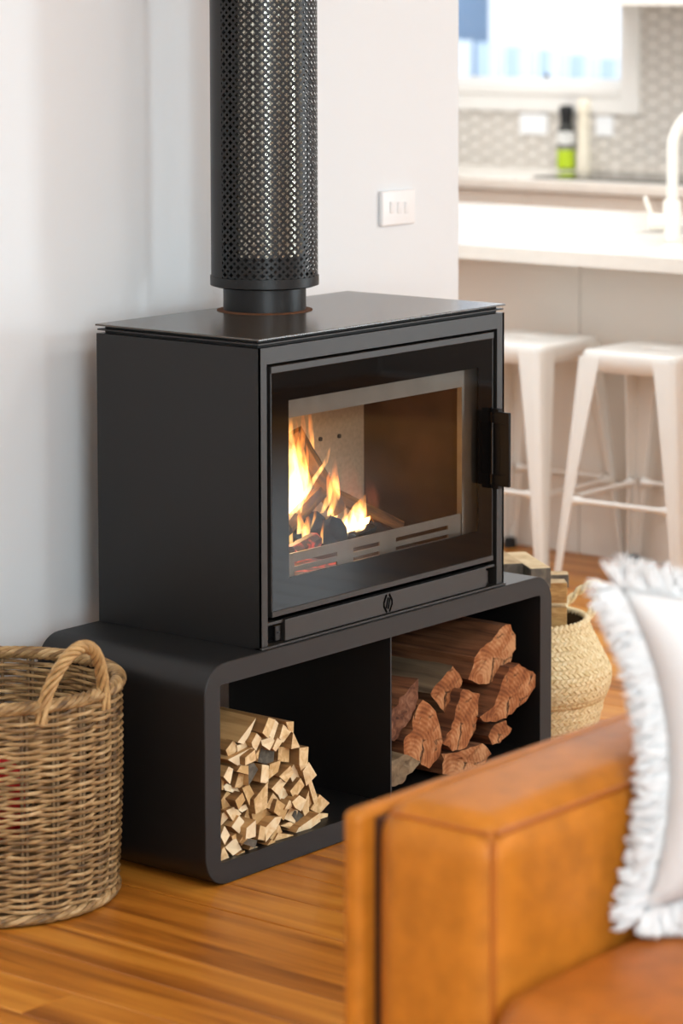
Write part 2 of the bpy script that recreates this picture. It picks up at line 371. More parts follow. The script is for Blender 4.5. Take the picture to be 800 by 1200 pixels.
wr = wall('wall_right', [((RX1, RY0, 0), (RX1+.12, WY0, ZC)), ((RX1, WY1, 0), (RX1+.12, RYK, ZC)), ((RX1, WY0, 0), (RX1+.12, WY1, WZ0)), ((RX1, WY0, WZ1), (RX1+.12, WY1, ZC))])
# kitchen window
wo = thing('window_1', None, None, (RX1, WY0, WZ0)); tag(wo, kind='structure')
m = MB(); X = RX1
m.box((X-.022, WY0-.09, WZ0-.115), (X, WY0-.004, WZ1+.09)); m.box((X-.022, WY0-.004, WZ0-.115), (X, WY1+.09, WZ0-.045)); m.box((X-.022, WY0-.004, WZ1+.004), (X, WY1+.09, WZ1+.09))
m.build('architrave', 'window_frame_white', wo, bevel=.003)
m = MB(); m.box((X-.03, WY0-.004, WZ0-.045), (X+.10, WY1, WZ0-.004)); m.build('window_sill', 'window_frame_white', wo, bevel=.004)
m = MB(); a, b = WY0, WY1
m.box((X+.03, a, WZ0-.004), (X+.075, b, WZ0+.02)); m.box((X+.03, a, WZ1-.03), (X+.075, b, WZ1)); m.box((X+.03, a, WZ0), (X+.075, a+.012, WZ1)); m.box((X+.03, b-.03, WZ0), (X+.075, b, WZ1))
m.build('window_frame', 'window_frame_white', wo, bevel=.003)
m = MB(); m.box((X+.05, a+.01, WZ0+.018), (X+.054, b-.01, WZ1-.02)); m.build('pane', 'window_glass', wo)
m = MB(); m.box((X+.008, 3.33, WZ0-.004), (X+.03, 3.38, WZ0+.012)); m.tube([(X+.015, 3.36, WZ0+.008), (X+.005, 3.345, WZ0+.03)], .007)
wl = m.build('window_winder', 'white_plastic', wo, bevel=.002)
m = MB(); m.box((X+.0, 3.336, WZ0+.024), (X+.012, 3.352, WZ0+.04)); m.build('winder_knob', 'rubber_black', wl, bevel=.002)
m = MB(); m.box((X+.008, 3.13, WZ0-.004), (X+.03, 3.21, WZ0+.01)); m.build('window_latch', 'white_plastic', wo, bevel=.003)
# hex tiles on the splashback (each a piece of the wall)
CW, VP_ = 0.058, 0.0565
hm = MB(); hx = CW/1.5-.002; hz = VP_/2-.0024
pts = [(hx, 0), (hx/2, hz), (-hx/2, hz), (-hx, 0), (-hx/2, -hz), (hx/2, -hz)]
q = .93
hm.add([(0, p[0], p[1]) for p in pts]+[(-.006, p[0]*q, p[1]*q) for p in pts], [(i, (i+1) % 6, 6+(i+1) % 6, 6+i) for i in range(6)]+[tuple(range(6, 12))])
ho = hm.build('tile', 'hex_tile'); hme = ho.data; bpy.data.objects.remove(ho)
gm = MB(); gm.box((RX1-.0015, 2.3, .91), (RX1+.001, 3.9, WZ0-.116)); gm.box((RX1-.0015, 2.3, WZ0-.116), (RX1+.001, WY0-.091, 1.75)); go = gm.build('grout_bed', 'grout', wr)
for i in range(int((3.86-2.42)/CW)+1):
    for j in range(-2, 15):
        y = 2.42+i*CW; z = .935+j*VP_+(VP_/2 if i % 2 else 0)
        if z+hz < .918 or z > 1.72: continue
        if y+hx*.5 > WY0-.04 and z+hz*.5 > WZ0-.055: continue
        o = bpy.data.objects.new('tile', hme); COL.objects.link(o); o.location = (RX1-.0015, y, z); o.parent = wr

# ------------------------------------------------------------------ outside the kitchen window
og = MB(); og.box((RX1+.2, -2, -.3), (16, 14, -.2)); tag(og.build('ground', 'ground_pale'), kind='structure')
fence = thing('paling_fence', 'pale blue paling fence outside the kitchen window', 'fence', (8.2, 5, -.2))
k = 0; y = 4.2
while y < 7.6:
    d = .095 if k % 3 else .07
    ztop = at(540, 46, X=8.2).z+(at(730, 70, X=8.2).z-at(540, 46, X=8.2).z)*(y-at(540, 46, X=8.2).y)/(at(730, 70, X=8.2).y-at(540, 46, X=8.2).y)
    m = MB(); m.box((8.2+(.03 if k % 2 else 0), y, -.2), (8.22+(.03 if k % 2 else 0), y+d, ztop)); m.build('paling', 'fence_blue' if k % 2 else 'fence_white', fence); y += d+.012; k += 1
m = MB(); m.box((8.255, 4.2, .9), (8.30, 7.6, .99)); m.build('rail', 'fence_blue', fence)
hs = thing('neighbour_house', 'bright white neighbouring house wall with blue grey wing behind the fence', 'house', (10.2, 6, -.2))
yb = at(573, 20, X=10.2).y
m = MB(); m.box((10.2, -1, -.2), (10.4, yb, 4.2)); m.build('house_wall', 'house_white', hs)
m = MB(); m.box((11.0, yb-.6, -.2), (11.2, 11, 4.2)); m.build('house_wing', 'house_blue', hs)

# ------------------------------------------------------------------ kitchen
def joined(name, boxes, mat, parent, bevel=.003):
    m = MB()
    for lo, hi in boxes: m.box(lo, hi)
    return m.build(name, mat, parent, bevel=bevel)
XP, XB = 2.887, 2.635
isl = thing('kitchen_island', 'cream panelled kitchen island behind the white stools', 'island', (3.4, 1.5, 0))
for y0, y1 in ((-.6, 1.2535), (1.2565, 3.0)):
    joined('panel', [((XP, y0, .228), (XP+.02, y1, .868))], 'cabinet_white', isl, .0015)
    joined('kick_panel', [((XP, y0, .002), (XP+.02, y1, .2245))], 'cabinet_white', isl, .0015)
joined('carcass', [((XP+.021, -.59, .002), (3.9, .78, .867)), ((XP+.021, .78, .002), (3.9, 1.5, .70)), ((XP+.021, 1.5, .002), (3.9, 2.99, .867))], 'cabinet_white', isl)
ib = thing('island_benchtop', 'pale stone benchtop overhanging the kitchen island', 'benchtop', (3.3, 1, .87))
SX0, SX1, SY0, SY1 = 3.30, 3.72, .84, 1.34
joined('slab', [((XB, -.6, .87), (SX0, 3.0, .91)), ((SX0, -.6, .87), (SX1, SY0, .91)), ((SX0, SY1, .87), (SX1, 3.0, .91)), ((SX1, -.6, .87), (3.95, 3.0, .91))], 'stone_top', ib, .0)
sk = thing('kitchen_sink', 'dark undermount sink let into the island benchtop', 'sink', (3.5, 1.1, .72))
joined('bowl', [((SX0, SY0, .72), (SX1, SY1, .73)), ((SX0-.003, SY0, .72), (SX0+.0, SY1, .869)), ((SX1, SY0, .72), (SX1+.003, SY1, .869)), ((SX0, SY0-.003, .72), (SX1, SY0, .869)), ((SX0, SY1, .72), (SX1, SY1+.003, .869))], 'sink_steel', sk, 0)
m = MB(); m.lathe([(0.001, .7305), (.03, .7305), (.035, .733), (.04, .7305)], 20, (3.5, 1.1)); m.build('drain', 'worn_steel', sk, 30)
# tap
tp = at(787, 283, Z=.91); tx, ty = tp.x, tp.y
tap = thing('kitchen_tap', 'cream white gooseneck tap standing on the island benchtop', 'tap', (tx, ty, .91))
s_ = (Vector((tx, ty, 1.0))-CAM).dot(_F)/FPX
m = MB(); m.lathe([(10.5*s_, .911), (10.5*s_, .91+46*s_*1.02), (9.4*s_, .91+48*s_*1.02)], 24, (tx, ty), caps=True); m.build('body', 'white_metal_tap', tap, 30)
m = MB(); rr = 6.6*s_; z1 = .91+110*s_; arc = []
dv = Vector((.5, -.86, 0)).normalized(); R_ = 48*s_
for i in range(17):
    a = PI*i/16; arc.append(Vector((tx, ty, z1))+dv*(R_-R_*math.cos(a))+Vector((0, 0, R_*math.sin(a))))
m.tube([(tx, ty, .93), (tx, ty, 1.0)]+arc+[arc[-1]-Vector((0, 0, .08))], rr, 14); m.build('spout', 'white_metal_tap', tap, 40)
lv = thing_d = None
m = MB(); c0 = Vector((tx, ty, .91+23*s_)); e1 = c0-_R0*27*s_
m.tube([c0, e1], 8.6*s_, 16); lb = m.build('lever_hub', 'white_metal_tap', tap, 40)
m = MB(); e2 = e1+_R0*5*s_; m.tube([e2, e2-_R0*10*s_+Vector((0, 0, 30*s_))], [3.2*s_, 2.6*s_], 12); m.build('lever', 'white_metal_tap', lb, 40)
# back counter
XC = 5.05
cb = thing('kitchen_counter', 'white base cabinets along the kitchen window wall', 'cabinet', (5.4, 3, 0))
y = 1.2
while y < 4.2:
    joined('door', [((XC+.03, y, .1), (XC+.05, y+.597, .862))], 'cabinet_white', cb, .002); y += .6
joined('carcass', [((XC+.051, 1.2, .002), (RX1-.003, 4.2, .868))], 'cabinet_white', cb)
ct = MB(); ct.box((XC, 1.2, .87), (RX1-.0085, 4.2, .91)); tag(ct.build('counter_top', 'stone_top', bevel=.003), 'pale stone counter slab under the kitchen window', 'benchtop')
ck = MB(); ck.box((5.16, 2.2, .9105), (5.62, 3.03, .917)); tag(ck.build('cooktop', 'cooktop_glass', bevel=.002), 'black glass cooktop set on the window counter', 'cooktop')
oc = thing('overhead_cabinet', 'white overhead cabinet beside the kitchen window, only its underside edge showing', 'cabinet', (5.5, 2.2, 1.58))
joined('carcass', [((5.37, 1.4, 1.58), (RX1-.009, 2.965, 2.3))], 'cabinet_white', oc)
joined('door', [((5.35, 2.185, 1.575), (5.369, 2.965, 2.3))], 'cabinet_white', oc, .002); joined('door', [((5.35, 1.4, 1.575), (5.369, 2.18, 2.3))], 'cabinet_white', oc, .002)
# power outlets
for (a, b, lab) in (((610, 133), (642, 158), 'white double power outlet on hex tiles left of the oil bottle'), ((699, 136), (719, 160), 'white power outlet on hex tiles right of the pepper mill')):
    p0 = at(*a, X=RX1-.008); p1 = at(*b, X=RX1-.008)
    t = thing('power_outlet', lab, 'outlet', (RX1-.008, (p0.y+p1.y)/2, p1.z))
    m = MB(); m.box((RX1-.018, p1.y, p1.z), (RX1-.0078, p0.y, p0.z)); m.build('plate', 'white_plastic', t, bevel=.003)
    for f in (.3, .7):
        yy = p0.y+(p1.y-p0.y)*f; m = MB(); m.box((RX1-.021, yy-.007, p0.z-.026), (RX1-.018, yy+.007, p0.z-.01)); m.build('rocker', 'white_plastic', t, bevel=.001)
# oil bottle
bp_ = at(663, 197.5, Z=.91); s_ = (bp_-CAM).dot(_F)/FPX
bx, by = min(bp_.x, 5.655), None
bp_ = at(663, 196, X=5.65); bx, by = 5.65, bp_.y; z0 = .9105; s_ = (Vector((bx, by, 1))-CAM).dot(_F)/FPX
bt = thing('oil_bottle', 'dark oil bottle with yellow green label on the kitchen counter', 'bottle', (bx, by, z0))
H = 76*s_
m = MB(); m.lathe([(.001, z0), (10.3*s_, z0), (10.5*s_, z0+.004), (10.5*s_, z0+46*s_), (9*s_, z0+50*s_), (7*s_, z0+54*s_), (6.6*s_, z0+62*s_), (.001, z0+62*s_)], 28, (bx, by)); m.build('glass_body', 'bottle_dark', bt, 40)
m = MB(); m.lathe([(7*s_, z0+54.5*s_), (7*s_, z0+61*s_), (8.2*s_, z0+67*s_), (8.6*s_, z0+72*s_), (7*s_, z0+75*s_), (.001, z0+76*s_)], 28, (bx, by)); m.build('cap', 'rubber_black', bt, 40)
for nm, za, zb, mt in (('green_label', 2, 24, 'label_green'), ('grey_label', 24, 31, 'label_grey'), ('white_label', 31, 45, 'label_white')):
    m = MB(); m.lathe([(10.7*s_, z0+za*s_), (10.7*s_, z0+zb*s_)], 20, (bx, by), a0=PI*.72, a1=PI*1.62); m.build(nm, mt, bt, 40)
m = MB(); m.lathe([(10.76*s_, z0+37.5*s_), (10.76*s_, z0+39.5*s_)], 8, (bx, by), a0=PI*1.08, a1=PI*1.26); m.build('label_mark', 'label_grey', bt, 40)
# pepper mill
pp = at(684, 204, Z=.918); mx_, my_ = 5.5, at(684, 200, X=5.5).y; s_ = (Vector((mx_, my_, 1))-CAM).dot(_F)/FPX; z0 = .9175
pm = thing('pepper_mill', 'tall cream pepper mill next to the dark bottle', 'mill', (mx_, my_, z0))
m = MB(); m.lathe([(.001, z0), (8.3*s_, z0), (8.3*s_, z0+20*s_), (7.0*s_, z0+34*s_), (7.4*s_, z0+55*s_), (8.0*s_, z0+60*s_), (.001, z0+60*s_)], 24, (mx_, my_)); m.build('body', 'mill_cream', pm, 40)
m = MB(); m.lathe([(6.4*s_, z0+60.2*s_), (6.0*s_, z0+64*s_), (7.8*s_, z0+70*s_), (7.8*s_, z0+80*s_), (6.0*s_, z0+85*s_), (.001, z0+86*s_)], 24, (mx_, my_)); m.build('head', 'mill_cream', pm, 40)

# ------------------------------------------------------------------ bar stools
def make_stool(label):
    t = thing('bar_stool', label, 'stool', (0, 0, 0), 'white metal stools at the island')
    ST, hs_ = .658, .155
    # seat with skirt and a slot
    def sq(h, r, n=5):
        out = []
        for qx, qy, a0 in ((1, 1, 0), (-1, 1, PI/2), (-1, -1, PI), (1, -1, 3*PI/2)):
            for i in range(n+1):
                a = a0+PI/2*i/n; out.append((qx*(h-r)+r*math.cos(a), qy*(h-r)+r*math.sin(a)))
        return out
    m = MB()
    slot = [(.022*math.cos(2*PI*i/24), .048*math.sin(2*PI*i/24)) for i in range(24)]
    rings = [[(x, y, ST-.012) for x, y in slot], [(x, y, ST-.003) for x, y in slot], [(x*1.08, y*1.2, ST-.001) for x, y in slot]]
    outs = [(.4, ST), (.9, ST), (.965, ST-.002), (.99, ST-.007), (1.0, ST-.016), (1.012, ST-.056)]
    o6 = sq(1, .22)
    rings += [[(x*hs_*s, y*hs_*s, z) for x, y in o6] for s, z in outs]
    def ang(x, y): return math.atan2(y, x) % (2*PI)
    rings = [sorted(r, key=lambda p: ang(p[0], p[1])) for r in rings]
    k = 24; vs = [p for r in rings for p in r]
    m.add(vs, [(j*k+i, j*k+(i+1) % k, (j+1)*k+(i+1) % k, (j+1)*k+i) for j in range(len(rings)-1) for i in range(k)])
    so = m.build('seat', 'white_enamel', t, 50)
    md = so.modifiers.new('sheet', 'SOLIDIFY'); md.thickness = .003; md.offset = -1
    feet = {}
    for sx in (-1, 1):
        for sy in (-1, 1):
            m = MB(); N = 12; sec = []
            for j in range(N+1):
                f = j/N; z = ST-.018-(ST-.03)*f; h = hs_*1.02+.007*f+(.205-hs_-.007)*f
                w = .088*(1-f)**1.5+.030+.01*(1-f) if f < .999 else .028
                w = .028+.046*(1-f)**1.4; r = .018
                c = Vector((sx*h, sy*h, z)); row = []
                prof = [(-w, 0), (-w*.5, 0), (-r, 0), (-r*.3, -r*.3), (0, -r), (0, -w*.5), (0, -w)]
                for a, b in prof: row.append((c.x+sx*a, c.y+sy*b, z))
                for a, b in reversed(prof): row.append((c.x+sx*(min(a, -.004) if a > -.004 else a), c.y+sy*(min(b, -.004)), z))
                sec.append(row)
            n = len(sec[0])
            m.add([p for r in sec for p in r], [(j*n+i, j*n+(i+1) % n, (j+1)*n+(i+1) % n, (j+1)*n+i) for j in range(N) for i in range(n)]+[tuple(range(n)), tuple(N*n+i for i in range(n))])
            lg = m.build('leg', 'white_enamel', t, 40)
            m = MB(); fx, fy = sx*(.205-.012), sy*(.205-.012)
            m.lathe([(.001, .0005), (.019, .0005), (.019, .022), (.017, .03), (.001, .03)], 16, (fx, fy)); m.build('foot_cap', 'white_plastic' if (sx+sy) == 0 else 'rubber_black', lg, 40)
            # pressed rib
            m = MB(); m.tube([(sx*(.158+.047*.62-.012), sy*(.158+.047*.62-.012)-sy*0, .26), (sx*(.205-.012), sy*(.205-.012), .07)], .0065, 8); m.build('rib', 'white_enamel', lg, 40)
    hb = .158+.047*.63; zb = .245
    for a, b in (((-1, -1), (-1, 1)), ((-1, 1), (1, 1)), ((1, 1), (1, -1)), ((1, -1), (-1, -1))):
        A = Vector((a[0]*(hb-.01), a[1]*(hb-.01), zb)); B = Vector((b[0]*(hb-.01), b[1]*(hb-.01), zb)); d = (B-A).normalized()
        A = A+d*.025; B = B-d*.025
        m = MB(); m.tube([A, A+d*.012, A+d*.035, B-d*.035, B-d*.012, B], [.014, .013, .0075, .0075, .013, .014], 10); m.build('brace', 'white_enamel', t, 50)
    return t
def copy_tree(o, parent=None):
    c = o.copy(); COL.objects.link(c); c.parent = parent
    if parent: c.matrix_parent_inverse = o.matrix_parent_inverse.copy()
    for ch in list(o.children): copy_tree(ch, c)
    return c
st1 = make_stool('white metal bar stool partly hidden behind the heater')
st2 = copy_tree(st1); st2['label'] = 'white metal bar stool nearer the sofa cushion, at the right edge'
st1.location = (2.655, 1.28, 0); st2.location = (2.66, .845, 0); st2.rotation_euler.z = .02

# ------------------------------------------------------------------ light switch
p0 = at(448, 224.5, Y=YW-.012); p1 = at(487, 262, Y=YW-.012)
sw = thing('light_switch', 'white three rocker light switch on the wall right of the flue', 'switch', ((p0.x+p1.x)/2, YW, p1.z))
m = softbox((p1.x-p0.x, .012, p0.z-p1.z), .005, 2, seg=3); place(m, TR(((p0.x+p1.x)/2, YW-.0061, (p0.z+p1.z)/2))); m.build('plate', 'white_plastic', sw, 40)
for u in (459, 467.5, 476):
    c = at(u, 243, Y=YW-.012); m = softbox((.0155, .006, .027), .0025, 1, seg=2); place(m, Matrix.Translation((c.x, YW-.0125, c.z)) @ Matrix.Rotation(.09, 4, 'X')); m.build('rocker', 'white_plastic', sw, 40)

# ------------------------------------------------------------------ log stand
SX, SXR, SYF, SYB, SH, TH = -.168, .931, -.012, .414, .415, .042
stand = thing('log_stand', 'wide black steel log stand with rounded corners carrying the wood heater', 'stand', ((SX+SXR)/2, .2, 0))
def rrect(x0, x1, z0, z1, r, n=8):
    out = []
    for cx, cz, a0 in ((x1-r, z1-r, 0), (x0+r, z1-r, PI/2), (x0+r, z0+r, PI), (x1-r, z0+r, 1.5*PI)):
        for i in range(n+1):
            a = a0+PI/2*i/n; out.append((cx+r*math.cos(a), cz+r*math.sin(a)))
    return out
m = MB(); A = rrect(SX, SXR, .001, SH, .058); B = rrect(SX+TH, SXR-TH, .043, SH-.04, .006); k = len(A)
e = .0015
Ai = rrect(SX+e, SXR-e, .001+e, SH-e, .057)
vs = [(x, SYF+e, z) for x, z in A]+[(x, SYF, z) for x, z in Ai]+[(x, SYF, z) for x, z in B]+[(x, SYB, z) for x, z in B]+[(x, SYB, z) for x, z in A]
fs = [(r*k+i, r*k+(i+1) % k, ((r+1) % 5)*k+(i+1) % k, ((r+1) % 5)*k+i) for r in range(5) for i in range(k)]
m.add(vs, fs); m.build('frame', 'stand_steel', stand, 35)
m = MB(); m.box((.381, SYF+.002, .0432), (.385, SYB-.002, SH-.0402)); m.build('divider', 'stand_steel', stand)

# ------------------------------------------------------------------ wood heater
HW, HD, Z0, ZB = .7735, .412, .4155, .980
ht = thing('wood_heater', 'black steel freestanding wood heater with a glass door and burning fire', 'heater', (HW/2, .2, Z0))
m = MB(); t_ = .006
m.box((0, 0, Z0), (t_, HD, ZB)); m.box((HW-t_, 0, Z0), (HW, HD, ZB)); m.box((t_, HD-t_, Z0), (HW-t_, HD, ZB)); m.box((t_, 0.02, ZB-t_), (HW-t_, HD-t_, ZB)); m.box((t_, .02, Z0), (HW-t_, HD-t_, Z0+t_))
m.build('body_shell', 'black_steel', ht)
m = MB()   # front surround: stiles, head
m.box((t_, 0, Z0+.004), (.023, .022, ZB)); m.box((.749, 0, Z0+.004), (HW-t_, .022, ZB)); m.box((.023, 0, .949), (.749, .022, ZB)); m.box((0, 0, Z0), (t_, .001, ZB)); m.box((HW-t_, 0, Z0), (HW, .001, ZB))
m.build('front_surround', 'black_steel_front_lit', ht)
m = MB(); m.box((.072, -.001, .4205), (.711, .012, .4615)); m.box((.023, .004, .4555), (.072, .012, .4615)); m.box((.711, .004, .4555), (.749, .012, .4615)); lp = m.build('lower_panel', 'black_steel_front_lit', ht, bevel=.001)
m = MB(); m.box((.0, -.006, Z0+.0002), (HW, .012, Z0+.004)); m.build('base_lip', 'black_steel_front_lit', ht)
for xa, xb in ((.023, .072), (.711, .749)):
    m = MB(); m.box((xa, .03, .42), (xb, .034, .456)); m.build('vent_recess', 'soot_black', ht)
m = MB(); m.box((.052, .006, .423), (.068, .013, .451)); m.box((.057, .004, .437), (.064, .0062, .4395)); m.build('hinge_bracket', 'black_steel', ht, bevel=.001)
m = MB(); m.box((.714, .006, .423), (.727, .013, .451)); m.build('latch_bracket', 'black_steel', ht, bevel=.001)
# emblem: slanted strokes inside a hexagon outline
em = MB(); ec = (.385, .4405); ew, eh = .013, .0178
def stroke(a, b, w):
    a = Vector((a[0], 0, a[1])); b = Vector((b[0], 0, b[1])); d = (b-a).normalized(); n_ = Vector((-d.z, 0, d.x))*w/2
    P = [a-n_, b-n_, b+n_, a+n_]; em.add([(ec[0]+p.x, -.0018, ec[1]+p.z) for p in P]+[(ec[0]+p.x, -.0009, ec[1]+p.z) for p in P], [(0,1,2,3),(7,6,5,4),(0,1,5,4),(1,2,6,5),(2,3,7,6),(3,0,4,7)])
stroke((-ew, .003), (-ew*.35, eh), .0046); stroke((-ew, .005), (-ew, -.005), .0036); stroke((-ew, -.004), (-ew*.3, -eh), .0044)
stroke((ew*.3, eh), (ew, .004), .0044); stroke((ew, .005), (ew, -.005), .0036); stroke((ew, -.003), (ew*.35, -eh), .0036)
stroke((-.0055, -.0095), (.0005, .0115), .0034); stroke((0.0005, -.0115), (.0062, .0095), .0034)
em.build('emblem', 'emblem_black', lp)
# top plates and spacers
m = MB(); m.box((.012, .012, ZB), (HW-.012, HD-.012, .9944)); m.build('spacer', 'soot_black', ht)
m = MB(); m.box((.001, .001, .9858), (HW-.001, HD-.001, .9890)); m.build('lower_plate', 'black_steel_front_lit', ht, bevel=.0006, bseg=1)
m = MB(); m.box((-.002, -.002, .9945), (HW+.002, HD+.002, .998)); m.build('top_plate', 'top_plate_steel', ht, bevel=.0006, bseg=1)
# door
DX0, DX1, DZ0, DZ1 = .0355, .7365, .471, .9435; WX0, WX1, WZ_0, WZ_1 = .087, .687, .539, .875
m = MB(); m.box((DX0, -.001, DZ1-.013), (DX1, .018, DZ1)); m.box((DX0, -.001, DZ0), (DX1, .018, DZ0+.011)); m.box((DX0, .001, DZ0), (DX0+.003, .018, DZ1)); m.box((DX1-.003, .001, DZ0), (DX1, .018, DZ1))
dr = m.build('door', 'black_steel_front_lit', ht, bevel=.0008, bseg=1)
m = MB(); gz0, gz1 = DZ0+.011, DZ1-.013; gx0, gx1 = DX0+.003, DX1-.003
m.box((gx0, .001, WZ_1), (gx1, .005, gz1)); m.box((gx0, .001, gz0), (gx1, .005, WZ_0)); m.box((gx0, .001, WZ_0), (WX0, .005, WZ_1)); m.box((WX1, .001, WZ_0), (gx1, .005, WZ_1))
m.build('glass_border', 'ceramic_border', dr)
m = MB(); m.add([(WX0, .0011, WZ_0), (WX1, .0011, WZ_0), (WX1, .0011, WZ_1), (WX0, .0011, WZ_1)], [(0, 1, 2, 3)]); m.build('glass_pane', 'stove_glass', dr)
# handle: upright plate with a long slot, standing out from the door edge
m = MB(); hx0, hx1 = .7265, .7345; ya, yb_ = -.046, -.003; za, zb = .628, .781
m.box((hx0, ya, za), (hx1, yb_, .652)); m.box((hx0, ya, .757), (hx1, yb_, zb)); m.box((hx0, ya, .652), (hx1, -.023, .757)); m.box((hx0-.001, -.02, .622), (hx1+.006, -.001, .63)); m.box((hx0-.001, -.02, .779), (hx1+.006, -.001, .787))
m.box((hx0+.004, -.024, .65), (hx1+.004, -.004, .759)); m.build('handle', 'handle_black', dr, bevel=.0015)
# inside
Yi = .03
m = MB(); m.box((.03, .022, .837), (.745, .034, .90)); m.box((.658, .022, .48), (.745, .034, .837)); m.box((.03, .022, .48), (.122-.06, .034, .837))
m.build('inner_frame', 'worn_steel', ht)
def holes(xb, zbk, hole, y0, y1):
    m = MB()
    for i in range(len(xb)-1):
        for j in range(len(zbk)-1):
            if (i, j) in hole: continue
            m.box((xb[i], y0, zbk[j]), (xb[i+1], y1, zbk[j+1]))
    return m
sx_ = [at(u, 650, Y=Yi).x for u in (342, 392, 411, 442, 461, 522)]
xb = [.062, max(.09, sx_[0])]+sx_[1:]+[.6579]
zk = [.505, .533, .5405, .5505, .5590, .577]
holes(xb, zk, {(i, j) for i in (1, 3, 5) for j in (1, 3)}, .024, .027).build('ember_guard', 'worn_steel', ht)
m = MB(); m.box((.062, .008, .530), (.66, .024, .533)); m.build('guard_ledge', 'worn_steel', ht)
FX0, FX1, FY1, FZ0, FZ1 = .07, .700, .31, .49, .885
m = MB(); m.box((FX0, FY1, FZ0), (.355, FY1+.025, FZ1)); m.build('back_brick', 'firebrick', ht)
m = MB(); m.box((.357, FY1, FZ0), (FX1, FY1+.025, FZ1)); m.build('back_brick', 'firebrick', ht)
m = MB(); m.box((FX1, .036, FZ0), (FX1+.025, FY1+.025, FZ1)); m.build('side_brick', 'sooty_brick', ht)
m = MB(); m.box((FX0-.025, .036, FZ0), (FX0, FY1+.025, FZ1)); m.build('side_brick', 'sooty_brick', ht)
m = MB(); m.box((FX0, .036, FZ0-.02), (FX1, FY1, FZ0)); m.build('hearth_brick', 'sooty_brick', ht)
m = MB(); m.box((FX0, .05, FZ1), (FX1, FY1, FZ1+.015)); m.build('baffle', 'firebrick', ht)
for u, v in ((397, 511), (375, 514.5)):
    c = at(u, v, Y=FY1-.001); m = MB(); m.tube([(c.x, FY1-.004, c.z), (c.x, FY1+.002, c.z)], .0045, 10); m.build('bolt', 'soot_black', ht, 40)

# ------------------------------------------------------------------ fire: burning wood, embers, flames
def stick(name, a, b, r, mat, label, seed, n=7, cat='firewood', flat=1.0):
    rs = random.Random(seed); a = Vector(a); b = Vector(b); m = MB(); L = (b-a).length; K = 10
    base = [rs.uniform(.75, 1.1) for _ in range(n)]
    rows = []
    for i in range(K+1):
        z = L*i/K
        rows.append([(r*base[j]*math.cos(2*PI*j/n)*(1+rs.uniform(-.08, .08)), flat*r*base[j]*math.sin(2*PI*j/n)*(1+rs.uniform(-.08, .08)), z) for j in range(n)])
    m.add([p for q_ in rows for p in q_], [(i*n+j, i*n+(j+1) % n, (i+1)*n+(j+1) % n, (i+1)*n+j) for i in range(K) for j in range(n)]+[tuple(range(n)), tuple(K*n+j for j in range(n))])
    o = m.build(name, mat, None, 35); o.location = a; o.rotation_euler = (b-a).to_track_quat('Z', 'Y').to_euler()
    return tag(o, label, cat)
def zp(u, v): return (330+u/5.333, 470+v/5.333)
stick('burning_log', at(*zp(30, 800), Y=.09), at(*zp(240, 575), Y=.13), .0155, 'fire_log', 'burning split log leaning up to the right in front of the flames', 1)
stick('burning_log', at(*zp(80, 190), Y=.22), at(*zp(360, 690), Y=.16), .021, 'fire_log', 'long burning log leaning steeply among the flames in the heater', 2)
stick('burning_log', at(*zp(330, 590), Y=.24), at(*zp(745, 790), Y=.15), .017, 'fire_log', 'low burning log reaching right across the firebox', 3)
stick('charred_log', at(*zp(210, 840), Y=.16), at(*zp(350, 800), Y=.10), .030, 'charcoal', 'blackened charred log in the middle of the fire', 4)
stick('charred_log', at(*zp(60, 840), Y=.19), at(*zp(210, 760), Y=.2), .026, 'charcoal', 'blackened log behind the glowing ember at left of the fire', 5)
stick('charred_log', at(*zp(430, 860), Y=.12), at(*zp(560, 800), Y=.12), .016, 'charcoal', 'small charred stick under the brightest flame', 9)
stick('glowing_ember', at(*zp(60, 960), Y=.075), at(*zp(215, 870), Y=.085), .018, 'ember', 'red glowing ember lump low in the fire', 6, cat='ember')
eb = MB(); eb.box((.12, .11, FZ0+.0005), (.42, .28, FZ0+.008)); ebo = eb.build('ember_bed', 'ember'); tag(ebo, 'bed of glowing embers on the firebox floor', 'embers')
fire = thing('fire', 'orange and yellow flames burning inside the wood heater', 'fire', (.3, .16, FZ0+.01))
def flame(pts, mat, Y, depth=.6):
    """pts: list of (u, v, half width px in zoom units) from base to tip"""
    m = MB(); n = 12; rows = []
    fine = []
    for i in range(len(pts)-1):
        for k in range(4):
            f = k/4; fine.append([pts[i][j]*(1-f)+pts[i+1][j]*f for j in range(3)])
    fine.append(list(pts[-1]))
    for j in range(1, len(fine)-1):
        fine[j][2] = max(1.0, (fine[j-1][2]+2*fine[j][2]+fine[j+1][2])/4)
    for u, v, w in fine:
        c = at(*zp(u, v), Y=Y); w = w*1.28/5.333/600
        rows.append([(c.x+w*1.25*math.cos(2*PI*j/n), c.y+w*depth*math.sin(2*PI*j/n), c.z) for j in range(n)])
    K = len(rows)
    m.add([p for r in rows for p in r], [(i*n+j, i*n+(j+1) % n, (i+1)*n+(j+1) % n, (i+1)*n+j) for i in range(K-1) for j in range(n)]+[tuple(range(n)), tuple((K-1)*n+j for j in range(n))])
    return m.build('flame', mat, fire, 60)
flame([(70, 760, 26), (75, 640, 48), (70, 520, 46), (65, 400, 34), (55, 250, 22), (60, 90, 6)], 'flame_hot', .15)
flame([(105, 640, 22), (120, 520, 42), (120, 420, 40), (110, 300, 26), (135, 180, 18), (130, 60, 5)], 'flame', .18)
flame([(165, 480, 14), (180, 380, 22), (185, 250, 17), (180, 120, 12), (170, 40, 4)], 'flame', .2)
flame([(60, 720, 12), (130, 610, 20), (200, 490, 17), (270, 390, 15), (310, 270, 3)], 'flame_hot', .12)
flame([(330, 740, 14), (330, 660, 30), (325, 560, 36), (330, 450, 20), (335, 350, 3)], 'flame', .16)
